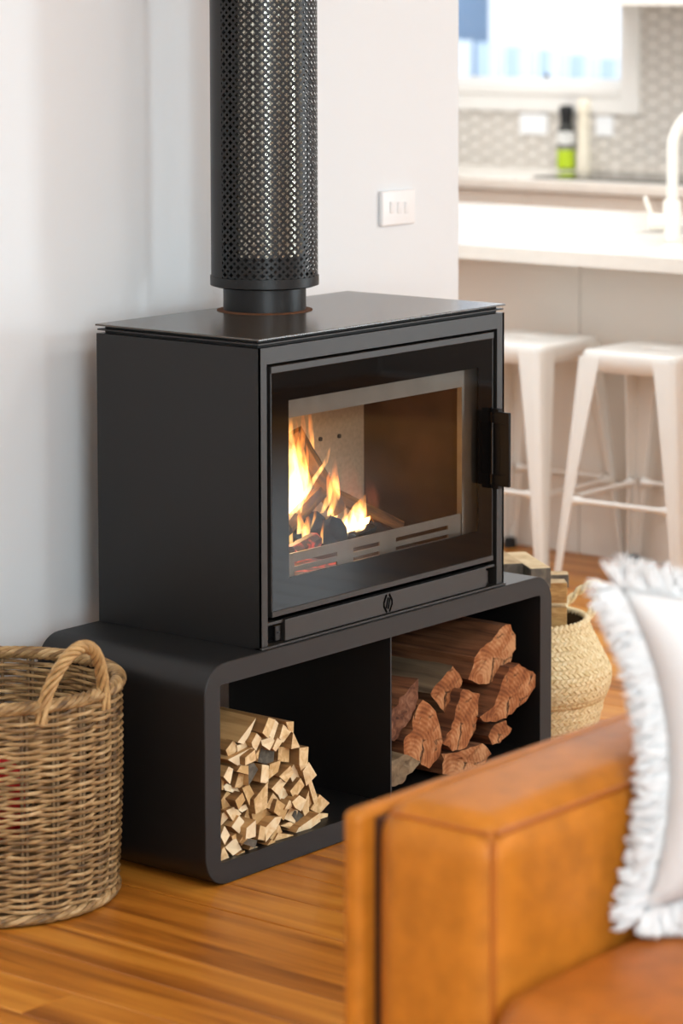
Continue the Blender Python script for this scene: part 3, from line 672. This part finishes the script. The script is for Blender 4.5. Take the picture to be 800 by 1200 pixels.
flame([(290, 720, 8), (310, 680, 22), (330, 620, 10), (350, 590, 3)], 'flame', .11)
flame([(440, 850, 30), (450, 780, 66), (470, 700, 56), (490, 640, 36), (520, 585, 5)], 'flame_hot', .13, .5)
flame([(400, 850, 12), (390, 770, 22), (400, 690, 10), (395, 640, 3)], 'flame_hot', .12)
flame([(500, 810, 16), (530, 740, 18), (555, 720, 8), (575, 760, 2)], 'flame', .13)
flame([(180, 800, 5), (205, 730, 9), (212, 680, 7), (215, 620, 2)], 'flame', .1)
flame([(255, 890, 4), (250, 830, 9), (258, 780, 6), (262, 740, 2)], 'flame', .085)
flame([(150, 860, 20), (150, 800, 26), (165, 740, 14), (150, 690, 4)], 'flame', .1)
flame([(60, 900, 10), (50, 800, 16), (52, 700, 18), (48, 600, 6)], 'flame', .12)
flame([(90, 720, 30), (95, 600, 40), (85, 470, 34), (80, 330, 24), (95, 200, 14), (90, 120, 4)], 'flame', .10)
flame([(150, 600, 14), (165, 520, 20), (150, 430, 16), (160, 330, 8), (155, 260, 2)], 'flame', .13)
flame([(250, 700, 10), (280, 640, 20), (300, 560, 18), (290, 480, 10), (300, 430, 2)], 'flame', .12)
flame([(110, 830, 14), (120, 770, 20), (110, 720, 12), (120, 670, 3)], 'flame', .08)
flame([(470, 840, 26), (500, 780, 30), (510, 700, 22), (525, 650, 6)], 'flame_hot', .115, .5)
flame([(440, 720, 50), (440, 600, 75), (430, 470, 60), (400, 350, 20)], 'flame_thin', .26, .5)
flame([(210, 420, 24), (220, 320, 24), (215, 240, 18), (210, 160, 4)], 'flame_thin', .25, .5)
flame([(560, 700, 40), (570, 600, 50), (545, 500, 20), (530, 460, 5)], 'flame_thin', .24, .5)
fl = bpy.data.lights.new('fire_glow', 'POINT'); fl.energy = 3.4; fl.color = (1, .55, .22); fl.shadow_soft_size = .05
flo = bpy.data.objects.new('fire_glow', fl); COL.objects.link(flo); flo.location = (.24, .13, .66)

# ------------------------------------------------------------------ flue
FC = (.387, .315); FR = .1075
flue = thing('flue', 'black perforated flue shield rising from the heater top over a bright inner pipe', 'flue', (FC[0], FC[1], .998))
m = MB(); m.lathe([(.0835, .9982), (.0835, 1.046), (.098, 1.0462), (.1095, 1.050), (.1095, 1.0685), (.1065, 1.0685), (.1065, 1.052)], 64, FC); m.build('collar', 'black_steel', flue, 30)
m = MB(); m.lathe([(.082, 1.046), (.082, 1.108)], 48, FC); m.build('lower_pipe', 'soot_black', flue, 30)
m = MB(); m.lathe([(.0835, .9981), (.0965, .9981), (.0965, .9992), (.0835, 1.0000)], 64, FC); m.build('rust_ring', 'rust', flue, 30)
m = MB(); m.lathe([(.0, 1.1095), (.079, 1.1095), (.079, 2.44)], 64, FC); m.build('inner_pipe', 'stainless', flue, 30)
NC, COLS, ZP = 40, 26, .0155; Zs = 1.0685
cell = []
a_, w_, r_ = .60, .23, .37
qp = [(a_, 0), (1, 0), (1, 1-r_)]+[(1-r_*math.cos(t), 1-r_*math.sin(t)) for t in [PI/2*(1-i/4) for i in range(1, 4)]]+[(1-r_, 1), (0, 1), (0, a_), (w_*.75, a_*.93), (w_, a_*.75), (w_, w_), (a_*.75, w_), (a_*.93, w_*.75)]
ang0 = math.atan2(-_F.y, -_F.x)          # bearing from the flue towards the camera
m = MB(); rows = 54
for j in range(rows):
    for i in range(COLS):
        for su in (-1, 1):
            for sv in (-1, 1):
                vs = []
                for u, v in qp:
                    ph = math.radians(-50)+2*PI/NC*(i+.5+.5*su*u); z = Zs+ZP*(j+.5+.5*sv*v); a = ang0+ph
                    vs.append((FC[0]+FR*math.cos(a), FC[1]+FR*math.sin(a), z))
                m.add(vs, [tuple(range(len(vs)))])
m.lathe([(FR, Zs), (FR, Zs+ZP*rows)], 28, FC, a0=ang0+math.radians(-50-126), a1=ang0+math.radians(-50))
m.lathe([(FR, Zs+ZP*rows), (FR, 2.44)], 60, FC)
sh = m.build('perforated_shield', 'black_steel', flue, 45)
cx_ = MB(); cx_.lathe([(.108, 2.44), (.16, 2.44), (.16, 2.4995), (.108, 2.4995)], 40, FC); cx_.build('ceiling_ring', 'black_steel', flue, 40)

# ------------------------------------------------------------------ kindling in the left bay
KIN = '''165,295 270,165 240,260 205,305|310,240 350,160 380,170 340,270|350,260 385,175 402,190 372,275|408,272 440,200 472,235 438,298|450,182 492,180 492,242 470,230|480,335 490,245 525,325|100,345 140,292 165,330 125,395|165,320 222,295 226,330 175,357|245,300 275,250 308,280 280,345 255,325|308,290 355,270 382,290 350,342 315,315|375,335 400,275 424,295 395,352|120,400 245,330 250,355 185,440|213,390 265,345 272,405 215,432|G288,410 310,330 385,350 375,435|400,405 410,330 468,330 460,412|530,340 578,332 572,430 545,460 530,430|84,500 110,445 145,460 120,540|163,470 190,438 228,438 222,485|70,485 87,490 87,575 70,575|150,560 170,485 222,490 210,565|88,560 110,545 178,575 165,600 95,580|G228,545 232,430 260,425 285,460|300,530 315,435 348,440 340,535|345,515 355,430 420,410 395,470|465,480 500,420 542,490 495,545|545,470 580,420 620,490 575,550|375,570 440,485 457,520 400,600|400,590 430,565 480,620 455,655 415,635|480,585 540,515 557,555 500,628|74,640 110,592 150,620 125,690 78,710|150,640 195,598 215,640 175,690|193,570 218,555 238,610 230,665|262,635 338,540 335,680 270,712|335,680 370,600 405,635 365,690|250,720 310,690 388,700 385,745 305,785 262,770|380,705 405,640 460,680 435,752|70,720 95,705 112,740 72,790|140,795 180,735 205,765 175,830|200,770 230,690 255,770 205,805|225,805 270,760 277,850 220,867|330,875 330,800 385,745 425,740 400,800|360,860 405,785 425,825 385,872|445,745 480,680 520,700 500,770|G490,730 510,695 575,745 545,790 520,775|490,650 530,615 570,640 540,700 500,680|540,690 578,590 585,720 560,740|580,540 600,525 638,630 620,665|600,690 645,610 695,655 645,715|520,850 530,800 635,720 645,765 590,820|615,810 650,720 692,720 685,790|390,888 410,835 490,845 480,868|74,850 95,795 125,845 90,895|97,915 150,860 190,930 135,985|71,930 85,915 120,975 73,1003|G195,890 225,865 280,875 265,915|238,950 238,908 287,932|340,907 365,870 390,892|175,880 195,855 205,885 190,905|158,978 200,935 207,962|270,370 298,345 285,395 272,395|165,690 215,665 226,690 190,707|425,790 480,768 517,795 490,838|128,850 150,835 157,862 133,867|285,865 300,790 330,800 330,872|420,500 470,440 495,480 450,530|205,560 235,545 260,600 235,640|440,690 470,640 500,660 480,690|100,700 150,680 190,720 140,760|560,600 590,560 610,640 585,680'''
rk = random.Random(5)
GREY = {'288,410': 'large dark grey kindling end in the upper middle of the stack', '228,545': 'narrow dark grey kindling end left of the stack centre', '490,730': 'dark grey kindling end at the lower right of the stack', '195,890': 'dark grey kindling end at the very bottom of the stack'}
SPECIAL = {'165,295 270,165 240,260 205,305': 'long thin wedge ended kindling stick at the top left of the stack',
 '450,182 492,180 492,242 470,230': 'topmost kindling stick at the right of the stack',
 '530,340 578,332 572,430 545,460 530,430': 'upright rectangular kindling end high on the right slope of the stack',
 '545,470 580,420 620,490 575,550': 'diamond ended kindling stick halfway down the right slope of the stack',
 '600,690 645,610 695,655 645,715': 'rightmost square kindling end, low on the right slope of the stack',
 '520,850 530,800 635,720 645,765 590,820': 'long slanting kindling end lying at the bottom right of the stack',
 '97,915 150,860 190,930 135,985': 'large diamond ended kindling stick at the bottom left of the stack',
 '262,635 338,540 335,680 270,712': 'tall slanted kindling end in the centre of the stack',
 '120,400 245,330 250,355 185,440': 'long flat wedge of kindling at upper left, below the thin wedge',
 '400,405 410,330 468,330 460,412': 'square kindling end just right of the dark grey one',
 '615,810 650,720 692,720 685,790': 'last kindling stick at the bottom right corner of the stack',
 '71,930 85,915 120,975 73,1003': 'kindling stick in the bottom left corner against the stand frame'}
def prism_stick(name, poly2, y0, L, mats, tilt, rnd):
    """end outline (x, z) at y0, run back along +Y"""
    cx = sum(p[0] for p in poly2)/len(poly2); cz = sum(p[1] for p in poly2)/len(poly2); n = len(poly2); m = MB(); rows = []
    tw = rnd.uniform(-.05, .05)
    for i in range(4):
        f = i/3; dy = L*f; s = 1+rnd.uniform(-.05, .05)*(i > 0)
        rows.append([(p[0]-cx)*s for p in poly2]); rows[-1] = [((p[0]-cx)*s+tilt[0]*dy, dy+(rnd.uniform(-.003, .003) if i in (0, 3) else 0), (p[1]-cz)*s+tilt[1]*dy) for p in poly2]
    m.add([p for r in rows for p in r], [(i*n+j, i*n+(j+1) % n, (i+1)*n+(j+1) % n, (i+1)*n+j) for i in range(3) for j in range(n)], 1)
    m.add(rows[0], [tuple(range(n))], 0); m.add(rows[-1], [tuple(range(n))], 0)
    zmin = min(p[2] for r in rows for p in r)
    o = m.build(name, mats); o.location = (cx, y0, cz); return o, cz+zmin
KALL = []
for s in KIN.split('|'):
    P = [tuple(map(float, q_.split(','))) for q_ in s.lstrip('G').split()]
    KALL.append((sum(p[1] for p in P)/len(P), sum(p[0] for p in P)/len(P), s.lstrip('G')))
KALL.sort(); KLAB = {}; ORD = ['first', 'second', 'third', 'fourth', 'fifth', 'sixth', 'seventh', 'eighth', 'ninth', 'tenth', 'eleventh']
for r_i in range(0, len(KALL), 7):
    for c_i, (_, _, key) in enumerate(sorted(KALL[r_i:r_i+7], key=lambda t: t[1])):
        KLAB[key] = 'pale kindling stick, %s from left in the %s row from top' % (ORD[c_i], ORD[r_i//7])
for s in KIN.split('|'):
    g = s[0] == 'G'; s = s[1:] if g else s
    P = [tuple(map(float, q_.split(','))) for q_ in s.split()]
    low = max(p[1] for p in P); cyy = sum(p[1] for p in P)/len(P)
    y0 = rk.uniform(.004, .03) if low < 840 else rk.uniform(-.006, .004)
    pc = [sum(p[i] for p in P)/len(P) for i in (0, 1)]
    P = [(pc[0]+(p[0]-pc[0])*1.10, pc[1]+(p[1]-pc[1])*1.10) for p in P]
    poly = []
    for u, v in P:
        q_ = at(245+u/5, 810+v/5, Y=y0); poly.append((max(SX+TH+.001, q_.x), max(.0435, q_.z)))
    o, _ = prism_stick('kindling_stick', poly, y0, rk.uniform(.30, .36), ['kindling_grey_end' if g else 'kindling_end', 'kindling_side'], (rk.uniform(-.03, .01), rk.uniform(-.02, .02)) if low < 780 else (0, .004), rk)
    if g: tag(o, GREY[s.split()[0]], 'kindling', 'grey kindling sticks')
    elif s in SPECIAL: tag(o, SPECIAL[s], 'kindling', 'pale kindling sticks')
    else: tag(o, KLAB[s], 'kindling', 'pale kindling sticks')

# ------------------------------------------------------------------ split logs in the right bay
def split_log(px_poly, y0, L, mats, tilt, label, seed, rough=.004, sc_=1.0):
    rs = random.Random(seed); P = []
    for u, v in px_poly:
        q_ = at(440+u/3.81, 700+v/3.81, Y=y0); P.append(Vector((q_.x, q_.z)))
    D = []
    for i in range(len(P)):
        a, b = P[i], P[(i+1) % len(P)]; k = max(1, int((b-a).length/.010))
        for j in range(k): D.append(a+(b-a)*(j/k))
    n = len(D); c = sum(D, Vector((0, 0)))/n; K = 9; m = MB(); rows = []
    for i in range(K+1):
        f = i/K; dy = L*f; row = []
        for j, p in enumerate(D):
            d = (p-c); nn = noise.noise(Vector((p.x*60, p.y*60, dy*9+seed*7)))*rough+noise.noise(Vector((p.x*170, p.y*170, dy*20+seed)))*rough*.5
            e = d.normalized()*nn; ey = noise.noise(Vector((p.x*80, p.y*80, seed*3.1)))*.006 if i == 0 else 0
            x = c.x+d.x+e.x+tilt[0]*dy; z = c.y+d.y+e.y+tilt[1]*dy
            row.append((min(max(x, .3865), SXR-TH-.002), y0+dy+ey, min(max(z, .0436), SH-.0415)))
        rows.append(row)
    m.add([p for r in rows for p in r], [(i*n+j, i*n+(j+1) % n, (i+1)*n+(j+1) % n, (i+1)*n+j) for i in range(K) for j in range(n)], 1)
    # rough sawn end: rings of points with small relief
    prev = rows[0]; V = list(prev); F_ = []; base = 0
    for q_ in (.75, .45, .2):
        cur = []
        for j, p in enumerate(prev):
            x = c.x+(rows[0][j][0]-c.x)*q_; z = c.y+(rows[0][j][2]-c.y)*q_
            cur.append((x, y0+noise.noise(Vector((x*70, z*70, seed)))*.007, z))
        b2 = len(V); V += cur
        F_ += [(base+j, base+(j+1) % n, b2+(j+1) % n, b2+j) for j in range(n)]; base = b2
    F_.append(tuple(base+j for j in range(n)))
    m.add(V, F_, 0); m.add(rows[-1], [tuple(range(n))], 0)
    o = m.build('split_log', mats, None, 38); rename_origin(o, (c.x, y0, c.y))
    return tag(o, label, 'log', None)
LE = ['log_end', 'log_side']
split_log([(565,130),(600,118),(622,165),(622,230),(600,290),(560,345),(510,382),(460,388),(415,368),(430,320),(445,295),(440,270),(470,230),(520,190),(555,150)], .022, .36, LE, (-.02, .0), 'large rounded red log on top of the pile with a cracked dark mark', 11)
split_log([(640,300),(722,345),(715,400),(670,465),(610,520),(540,555),(480,555),(462,535),(520,500),(545,440),(560,390),(600,310)], -.004, .38, LE, (.0, .01), 'wedge shaped red log at the right of the pile below the top log', 12)
split_log([(350,305),(388,375),(350,460),(310,522),(245,430),(258,402)], .03, .35, ['log_end', 'log_grey'], (-.06, .0), 'square split log with grey weathered top left of the top log', 13)
split_log([(390,408),(465,432),(450,560),(435,620),(400,675),(345,685),(298,650),(338,590),(350,520)], .006, .36, LE, (0, .0), 'tall narrow split log standing between the round log and the right wedge', 14)
split_log([(215,460),(260,490),(290,570),(298,640),(285,715),(235,765),(190,735),(130,700),(125,640),(165,590),(170,530),(190,480)], .0, .36, LE, (0, .0), 'half round log with pale rim low in the middle of the pile', 15)
split_log([(70,520),(110,450),(185,365),(190,450),(155,540),(85,640),(66,640)], -.004, .36, ['log_bark', 'log_side'], (0, .0), 'coarse barky log against the divider of the stand', 16, .006)
split_log([(66,740),(130,700),(200,730),(120,830),(66,845)], -.006, .36, ['log_grey', 'log_grey'], (0, .0), 'greyish log at the bottom left of the red log pile', 17)
split_log([(525,570),(580,550),(605,585),(600,600),(565,640),(520,660),(500,620)], .012, .36, LE, (0, .0), 'small reddish split log at the bottom right of the pile', 18)
split_log([(300,700),(360,690),(480,650),(520,700),(430,800),(300,790)], .015, .33, LE, (0, .0), 'flat split log underneath the tall narrow one', 19)
split_log([(250,300),(330,270),(440,320),(430,400),(330,400)], .16, .23, ['log_end', 'log_side'], (-.05, .0), 'dark log lying at the back between the top log and grey topped log', 20)

# ------------------------------------------------------------------ big wicker basket
BC = Vector((-.405, .285, 0)); BH = .395
cam_dir = Vector((-_F.x, -_F.y, 0)).normalized(); cam_right = Vector((_R0.x, _R0.y, 0))
def bpt(phi, r, z): return BC+cam_dir*(r*math.cos(phi))+cam_right*(r*math.sin(phi))+Vector((0, 0, z))
def brad(z): return .2125+.010*z/BH+.004*math.sin(PI*z/BH)
bk = thing('wicker_basket', 'large round brown wicker basket with twisted handle beside the log stand', 'basket', BC)
NS = 24; ROWS = 57; rb = random.Random(3)
for i in range(NS):
    ph = 2*PI*(i+.3)/NS; m = MB()
    for d in (-.019, .019):
        m.tube([bpt(ph+d, brad(z)-.0008, z) for z in [BH*k/8*.985+.004 for k in range(9)]], .0036, 6)
    m.build('stake', 'wicker_stake', bk, 60)
def weaver(z, par, rad, amp, wob):
    pts = []; n = NS*6; o_ = rb.uniform(0, 50)
    for k in range(n):
        ph = 2*PI*k/n; c = math.cos(NS/2*(ph-2*PI*.3/NS)+PI*par)
        c = math.copysign(abs(c)**.8, c)
        pts.append(bpt(ph, brad(z)+amp*c, z-.0012*c+wob*noise.noise(Vector((ph*3, o_, z*40)))))
    m = MB(); m.tube(pts, [rad*(1+.18*noise.noise(Vector((k*.11, o_, 3)))) for k in range(n)], 6, closed=True); return m
for j in range(ROWS):
    z = .022+(BH-.042)*j/(ROWS-1); weaver(z, j % 2, .0034, .0056, .004).build('weaver', 'wicker', bk, 60)
def braid(z, R0, minor, rad, turns, strands, name):
    for s in range(strands):
        pts = []; n = 260; o_ = rb.uniform(0, 9)
        for k in range(n):
            ph = 2*PI*k/n; a = turns*ph+2*PI*s/strands
            pts.append(bpt(ph, R0+minor*math.cos(a), z+minor*.8*math.sin(a)))
        m = MB(); m.tube(pts, rad, 6, closed=True); m.build(name, 'wicker', bk, 60)
braid(BH-.002, brad(BH)+.001, .0098, .0047, 15, 6, 'rim_strand')
braid(.0125, brad(0)+.001, .0075, .005, 12, 4, 'base_strand')
m = MB(); m.lathe([(.001, .004), (.205, .004), (.205, .010), (.001, .010)], 40, (BC.x, BC.y)); m.build('basket_base', 'wicker_stake', bk)
def handle(pc, dphi, h, lean):
    hnd = None; ax = []; n = 40
    for k in range(n+1):
        t = k/n; ph = pc-dphi+2*dphi*t; zz = BH-.03+(h+.03)*math.sin(PI*t)**.62
        ax.append(bpt(ph-dphi*.35*math.cos(PI*t)*-0, brad(BH)+.004+lean*math.sin(PI*t), zz))
    S_ = 5
    for s in range(S_):
        pts = []
        for k in range(n+1):
            tn = (ax[min(k+1, n)]-ax[max(k-1, 0)]).normalized(); ra = (ax[k]-BC); ra.z = 0; ra.normalize()
            b_ = tn.cross(ra).normalized(); ra2 = b_.cross(tn); a = 2*PI*s/S_+k/n*2*PI*3.2
            pts.append(ax[k]+(ra2*math.cos(a)+b_*math.sin(a))*.0082)
        m = MB(); m.tube(pts, .0043, 7)
        m.build('handle_strand', 'wicker_handle', bk, 60)
handle(math.radians(46), math.radians(19), .098, .016)
handle(math.radians(226), math.radians(19), .098, .016)
m = softbox((.13, .15, .13), .045, 5, (.015, .015, .02)); place(m, TR(bpt(math.radians(-10), .105, .20)))
for i, p in enumerate(m.v):
    n_ = noise.noise(Vector(p)*35)*.008; m.v[i] = (p[0]+n_, p[1]+n_, p[2]+n_)
tag(m.build('red_bag', 'red_cloth', None, 60), 'red bag glimpsed through the weave inside the wicker basket', 'bag')

# ------------------------------------------------------------------ seagrass basket with timber blocks
SC = (1.155, .205)
sg = thing('seagrass_basket', 'pale plaited seagrass belly basket filled with timber blocks', 'basket', (SC[0], SC[1], 0))
prof = [(.135, .003), (.150, .02), (.158, .05), (.162, .075), (.172, .095), (.179, .120), (.178, .145), (.168, .165), (.156, .19), (.143, .215), (.133, .235), (.128, .250)]
def sg_r(z):
    for (r0, z0), (r1, z1) in zip(prof, prof[1:]):
        if z0 <= z <= z1: return r0+(r1-r0)*(z-z0)/(z1-z0)
    return prof[-1][0]
m = MB(); m.lathe([(.001, .003)]+prof+[(.1225, .250), (.126, .235)]+[(r-.007, z) for r, z in reversed(prof[:-1])]+[(.001, .01)], 48, SC); m.build('basket_wall', 'seagrass_dark', sg, 50)
m = MB(); rows = 27; N = 76
for j in range(rows):
    z0 = .006+j*(.244/rows); z1 = z0+.244/rows*1.16; sl = .55 if j % 2 else -.55
    for i in range(N):
        a = 2*PI*(i+(.5 if j % 2 else 0))/N; da = 2*PI/N; rd = random.Random(i*97+j).uniform(-.0006, .0012)
        def P(u, v, h):
            z = z0+(z1-z0)*v; zz = min(.25, z); r = sg_r(zz)+h+rd; aa = a+da*(u+sl*(v-.5)*1.2)
            return (SC[0]+r*math.cos(aa), SC[1]+r*math.sin(aa), z)
        vs = [P(-.52, 0, 0), P(.52, 0, 0), P(.52, 1, 0), P(-.52, 1, 0), P(-.36, .15, .0042), P(.36, .15, .0042), P(.36, .85, .0042), P(-.36, .85, .0042)]
        m.add(vs, [(0,1,5,4),(1,2,6,5),(2,3,7,6),(3,0,4,7),(4,5,6,7)])
tag(m.build('plaited_weave', 'seagrass', sg, 50), kind='stuff')
m = MB()
for s in range(2):
    m.tube([(SC[0]+(.1275+.004*math.cos(30*2*PI*k/300+PI*s))*math.cos(2*PI*k/300), SC[1]+(.1275+.004*math.cos(30*2*PI*k/300+PI*s))*math.sin(2*PI*k/300), .251+.004*math.sin(30*2*PI*k/300+PI*s)) for k in range(300)], .0042, 6, closed=True)
m.build('rim', 'seagrass', sg, 60)
def sg_handle(a_c, sp, h, out):
    ax = []
    for k in range(31):
        t = k/30; a = ang0+a_c-sp+2*sp*t; r = .1275+out*math.sin(PI*t)
        ax.append(Vector((SC[0]+r*math.cos(a), SC[1]+r*math.sin(a), .235+(h)*math.sin(PI*t)**.8)))
    for s in range(2):
        pts = []
        for k in range(31):
            tn = (ax[min(k+1, 30)]-ax[max(k-1, 0)]).normalized(); u_ = tn.cross(Vector((0, 0, 1))).normalized(); w2 = u_.cross(tn); a = PI*s+k*.9
            pts.append(ax[k]+(u_*math.cos(a)+w2*math.sin(a))*.005)
        m = MB(); m.tube(pts, .0052, 6); m.build('handle_strand', 'seagrass', sg, 60)
sg_handle(math.radians(118), math.radians(26), .075, .05)
sg_handle(math.radians(-62), math.radians(26), .04, .05)
def block(c, L, w, h, az, label, grey=False, name='timber_block'):
    m = MB(); m.box((-L/2, -w/2, -h/2), (L/2, w/2, h/2))
    M_ = ['block_top', 'block_grey' if grey else 'block_end']
    o = m.build(name, M_, None, bevel=.0015)
    for p in o.data.polygons: p.material_index = 0 if abs(p.normal.z) > .5 else 1
    o.location = c; o.rotation_euler.z = az; return tag(o, label, 'block')
def bpos(px, py, L, az, Y):
    """centre of a block whose near end shows its middle at the pixel"""
    p = at(px, py, Y=Y); return p+Vector((math.cos(az), math.sin(az), 0))*(L/2)
az = .914
block(bpos(633.5, 678, .19, az, .13), .19, .046, .046, az, 'grey ended timber block on top of the basket pile, right one', True)
block(bpos(601, 671, .19, az, .19), .19, .046, .040, az, 'greenish timber block lying left of the grey ended one', True)
a2 = YAW+PI/2
pB = at(655, 696, Y=.10); block(pB+cam_right*-.055+Vector((.02, .02, 0)), .15, .046, .045, YAW-PI/2+.06, 'pale timber block lying crosswise above the lowest one in the basket')
pB = at(655, 725, Y=.11); block(pB+cam_right*-.055+Vector((.02, .02, 0)), .15, .046, .048, YAW-PI/2+.02, 'knotty timber block resting at the seagrass basket rim')
pB = at(655, 682, Y=.17); block(pB+cam_right*-.02+Vector((.02, .02, 0)), .09, .04, .03, YAW-PI/2, 'small pale timber block behind the upper crosswise one', True)
bo = block(Vector((SC[0], SC[1], .115)), .21, .06, .05, 0, 'timber block standing upright inside the seagrass basket'); bo.rotation_euler = (0, PI/2, .4)

# ------------------------------------------------------------------ sofa
AX0, AX1, AY0, AY1, AZ = -1.205, -.22, -1.415, -1.212, .612
sofa = thing('leather_sofa', 'tan leather sofa with padded square arm in the foreground', 'sofa', (-.7, -2.2, 0))
m = softbox((AX1-AX0, AY1-AY0, AZ-.10), .050, 12, (.008, .014, .014), 6); place(m, TR(((AX0+AX1)/2, (AY0+AY1)/2, (AZ+.10)/2))); am = m.build('arm', 'leather', sofa, 60)
m = softbox((AX1-AX0+.004, .031, AZ-.118), .013, 10, (0, .002, 0), 4); place(m, TR(((AX0+AX1)/2, AY1+.026, (AZ+.082)/2))); m.build('arm_outer_panel', 'leather', sofa, 60)
m = MB(); m.box((AX0+.03, AY1-.02, .1), (AX1-.03, AY1+.02, AZ-.03)); m.build('arm_core', 'slot_dark', sofa)
ei = .0146
def pipe(pts, r=.0042): 
    mm = MB(); mm.tube(pts, r, 8); return mm.build('piping', 'piping_leather', am, 60)
n = 24
def crown(x, y): # height of the arm top surface
    hx_, hy_ = (AX1-AX0)/2, (AY1-AY0)/2; cx, cy = (AX0+AX1)/2, (AY0+AY1)/2
    return AZ+.012*max(0, 1-((x-cx)/hx_)**2)*max(0, 1-((y-cy)/hy_)**2)
pipe([(AX0+.020+(AX1-AX0-.05)*k/n, AY0+ei-.001-.004*math.sin(PI*k/n), AZ-ei+.001) for k in range(n+1)])
pipe([(AX0+ei-.001, AY0+ei-.001, AZ-.02-(AZ-.16)*k/n) for k in range(n+1)], .0034)
pipe([(AX0+ei-.001, AY0+.02+(AY1-AY0-.05)*k/n, AZ-ei+.001) for k in range(n+1)], .0030)
m = softbox((.80, .80, .20), .05, 12, (.01, .0, .028), 5); place(m, TR((AX0+.37, AY0-.402, .312))); m.build('seat_cushion', 'leather_seat', sofa, 60)
m = softbox((.76, .80, .20), .055, 12, (.01, .0, .028), 5); place(m, TR((AX0+.40, AY0-1.21, .312))); m.build('seat_cushion', 'leather_seat', sofa, 60)
m = softbox((.93, 2.1, .13), .02, 6); place(m, TR(((AX0+AX1)/2, AY0-.85, .165))); m.build('base', 'leather', sofa, 60)
m = softbox((.22, 1.62, .55), .05, 8, (.02, 0, .02)); place(m, TR((-.32, AY0-.815, .50))); m.build('backrest', 'leather', sofa, 60)
m = softbox((AX1-AX0, AY1-AY0, AZ-.10), .032, 8, (.004, .010, .012), 4); place(m, TR(((AX0+AX1)/2, AY0-1.73, (AZ+.10)/2))); m.build('arm', 'leather', sofa, 60)
for x in (AX0+.08, AX1-.08):
    for y in (AY1-.06, AY0-1.75):
        m = MB(); m.lathe([(.018, .0005), (.024, .105)], 14, (x, y), caps=True); m.build('leg', 'slot_dark', sofa, 40)

# ------------------------------------------------------------------ fringed cushion
cl = at(746, 1080, Z=.44)
cu = thing('throw_cushion', 'white cotton cushion with frayed fringe leaning in the sofa corner', 'cushion', cl)
up = (Vector((0, 0, 1))*math.cos(.2)+Vector((_F.x, _F.y, 0)).normalized()*math.sin(.2)).normalized()
rt0 = cam_right.normalized(); up, rt0 = up*math.cos(.055)-rt0*math.sin(.055), rt0*math.cos(.055)+up*math.sin(.055); rt = rt0; nr = rt.cross(up).normalized()     # towards the camera side
SZ = .43; N = 26
def cpoint(u, v, side):
    # u, v in -1..1, edges drawn in between the corners
    eu = 1-.24*(1-v*v); ev = 1-.15*(1-u*u)
    th = .085*(max(0, 1-u**4)*max(0, 1-v**4))**.55
    wr_ = .004*noise.noise(Vector((u*3, v*3, side*4)))*(1 if th > .01 else 0)
    return cl+rt*(SZ/2*(1+u*eu))+up*(SZ/2*(1+v*ev)+.006)+nr*(side*(th+wr_)-.0)
m = MB()
for side in (-1, 1):
    vs = [cpoint(-1+2*i/N, -1+2*j/N, side) for i in range(N+1) for j in range(N+1)]
    m.add(vs, [(i*(N+1)+j, (i+1)*(N+1)+j, (i+1)*(N+1)+j+1, i*(N+1)+j+1) for i in range(N) for j in range(N)])
m.build('cover', 'cotton_white', cu, 60)
m = MB(); rf = random.Random(2)
for edge in range(4):
    for k in range(1500):
        t = rf.uniform(-1, 1); u, v, o_ = [(-1, t, -rt), (1, t, rt), (t, -1, -up), (t, 1, up)][edge]
        p = cpoint(u*.985, v*.985, 0)+nr*rf.uniform(-.014, .014)
        d = (o_+nr*rf.uniform(-.55, .55)+(up if edge < 2 else rt)*rf.uniform(-.6, .6)-Vector((0, 0, .15))).normalized()
        L = rf.uniform(.024, .048); s = d.cross(nr).normalized()
        mid = p+d*L*.55+nr*rf.uniform(-.006, .006)+Vector((0, 0, -.003)); tip = p+d*L+Vector((0, 0, -.008*rf.random()))
        if tip.z < .425 or mid.z < .425: tip.z = max(tip.z, .428); mid.z = max(mid.z, .43)
        m.tube([p, mid, tip], [.0020, .0024, .0012], 3)
tag(m.build('fringe', 'fringe_white', cu, 60), kind='stuff')
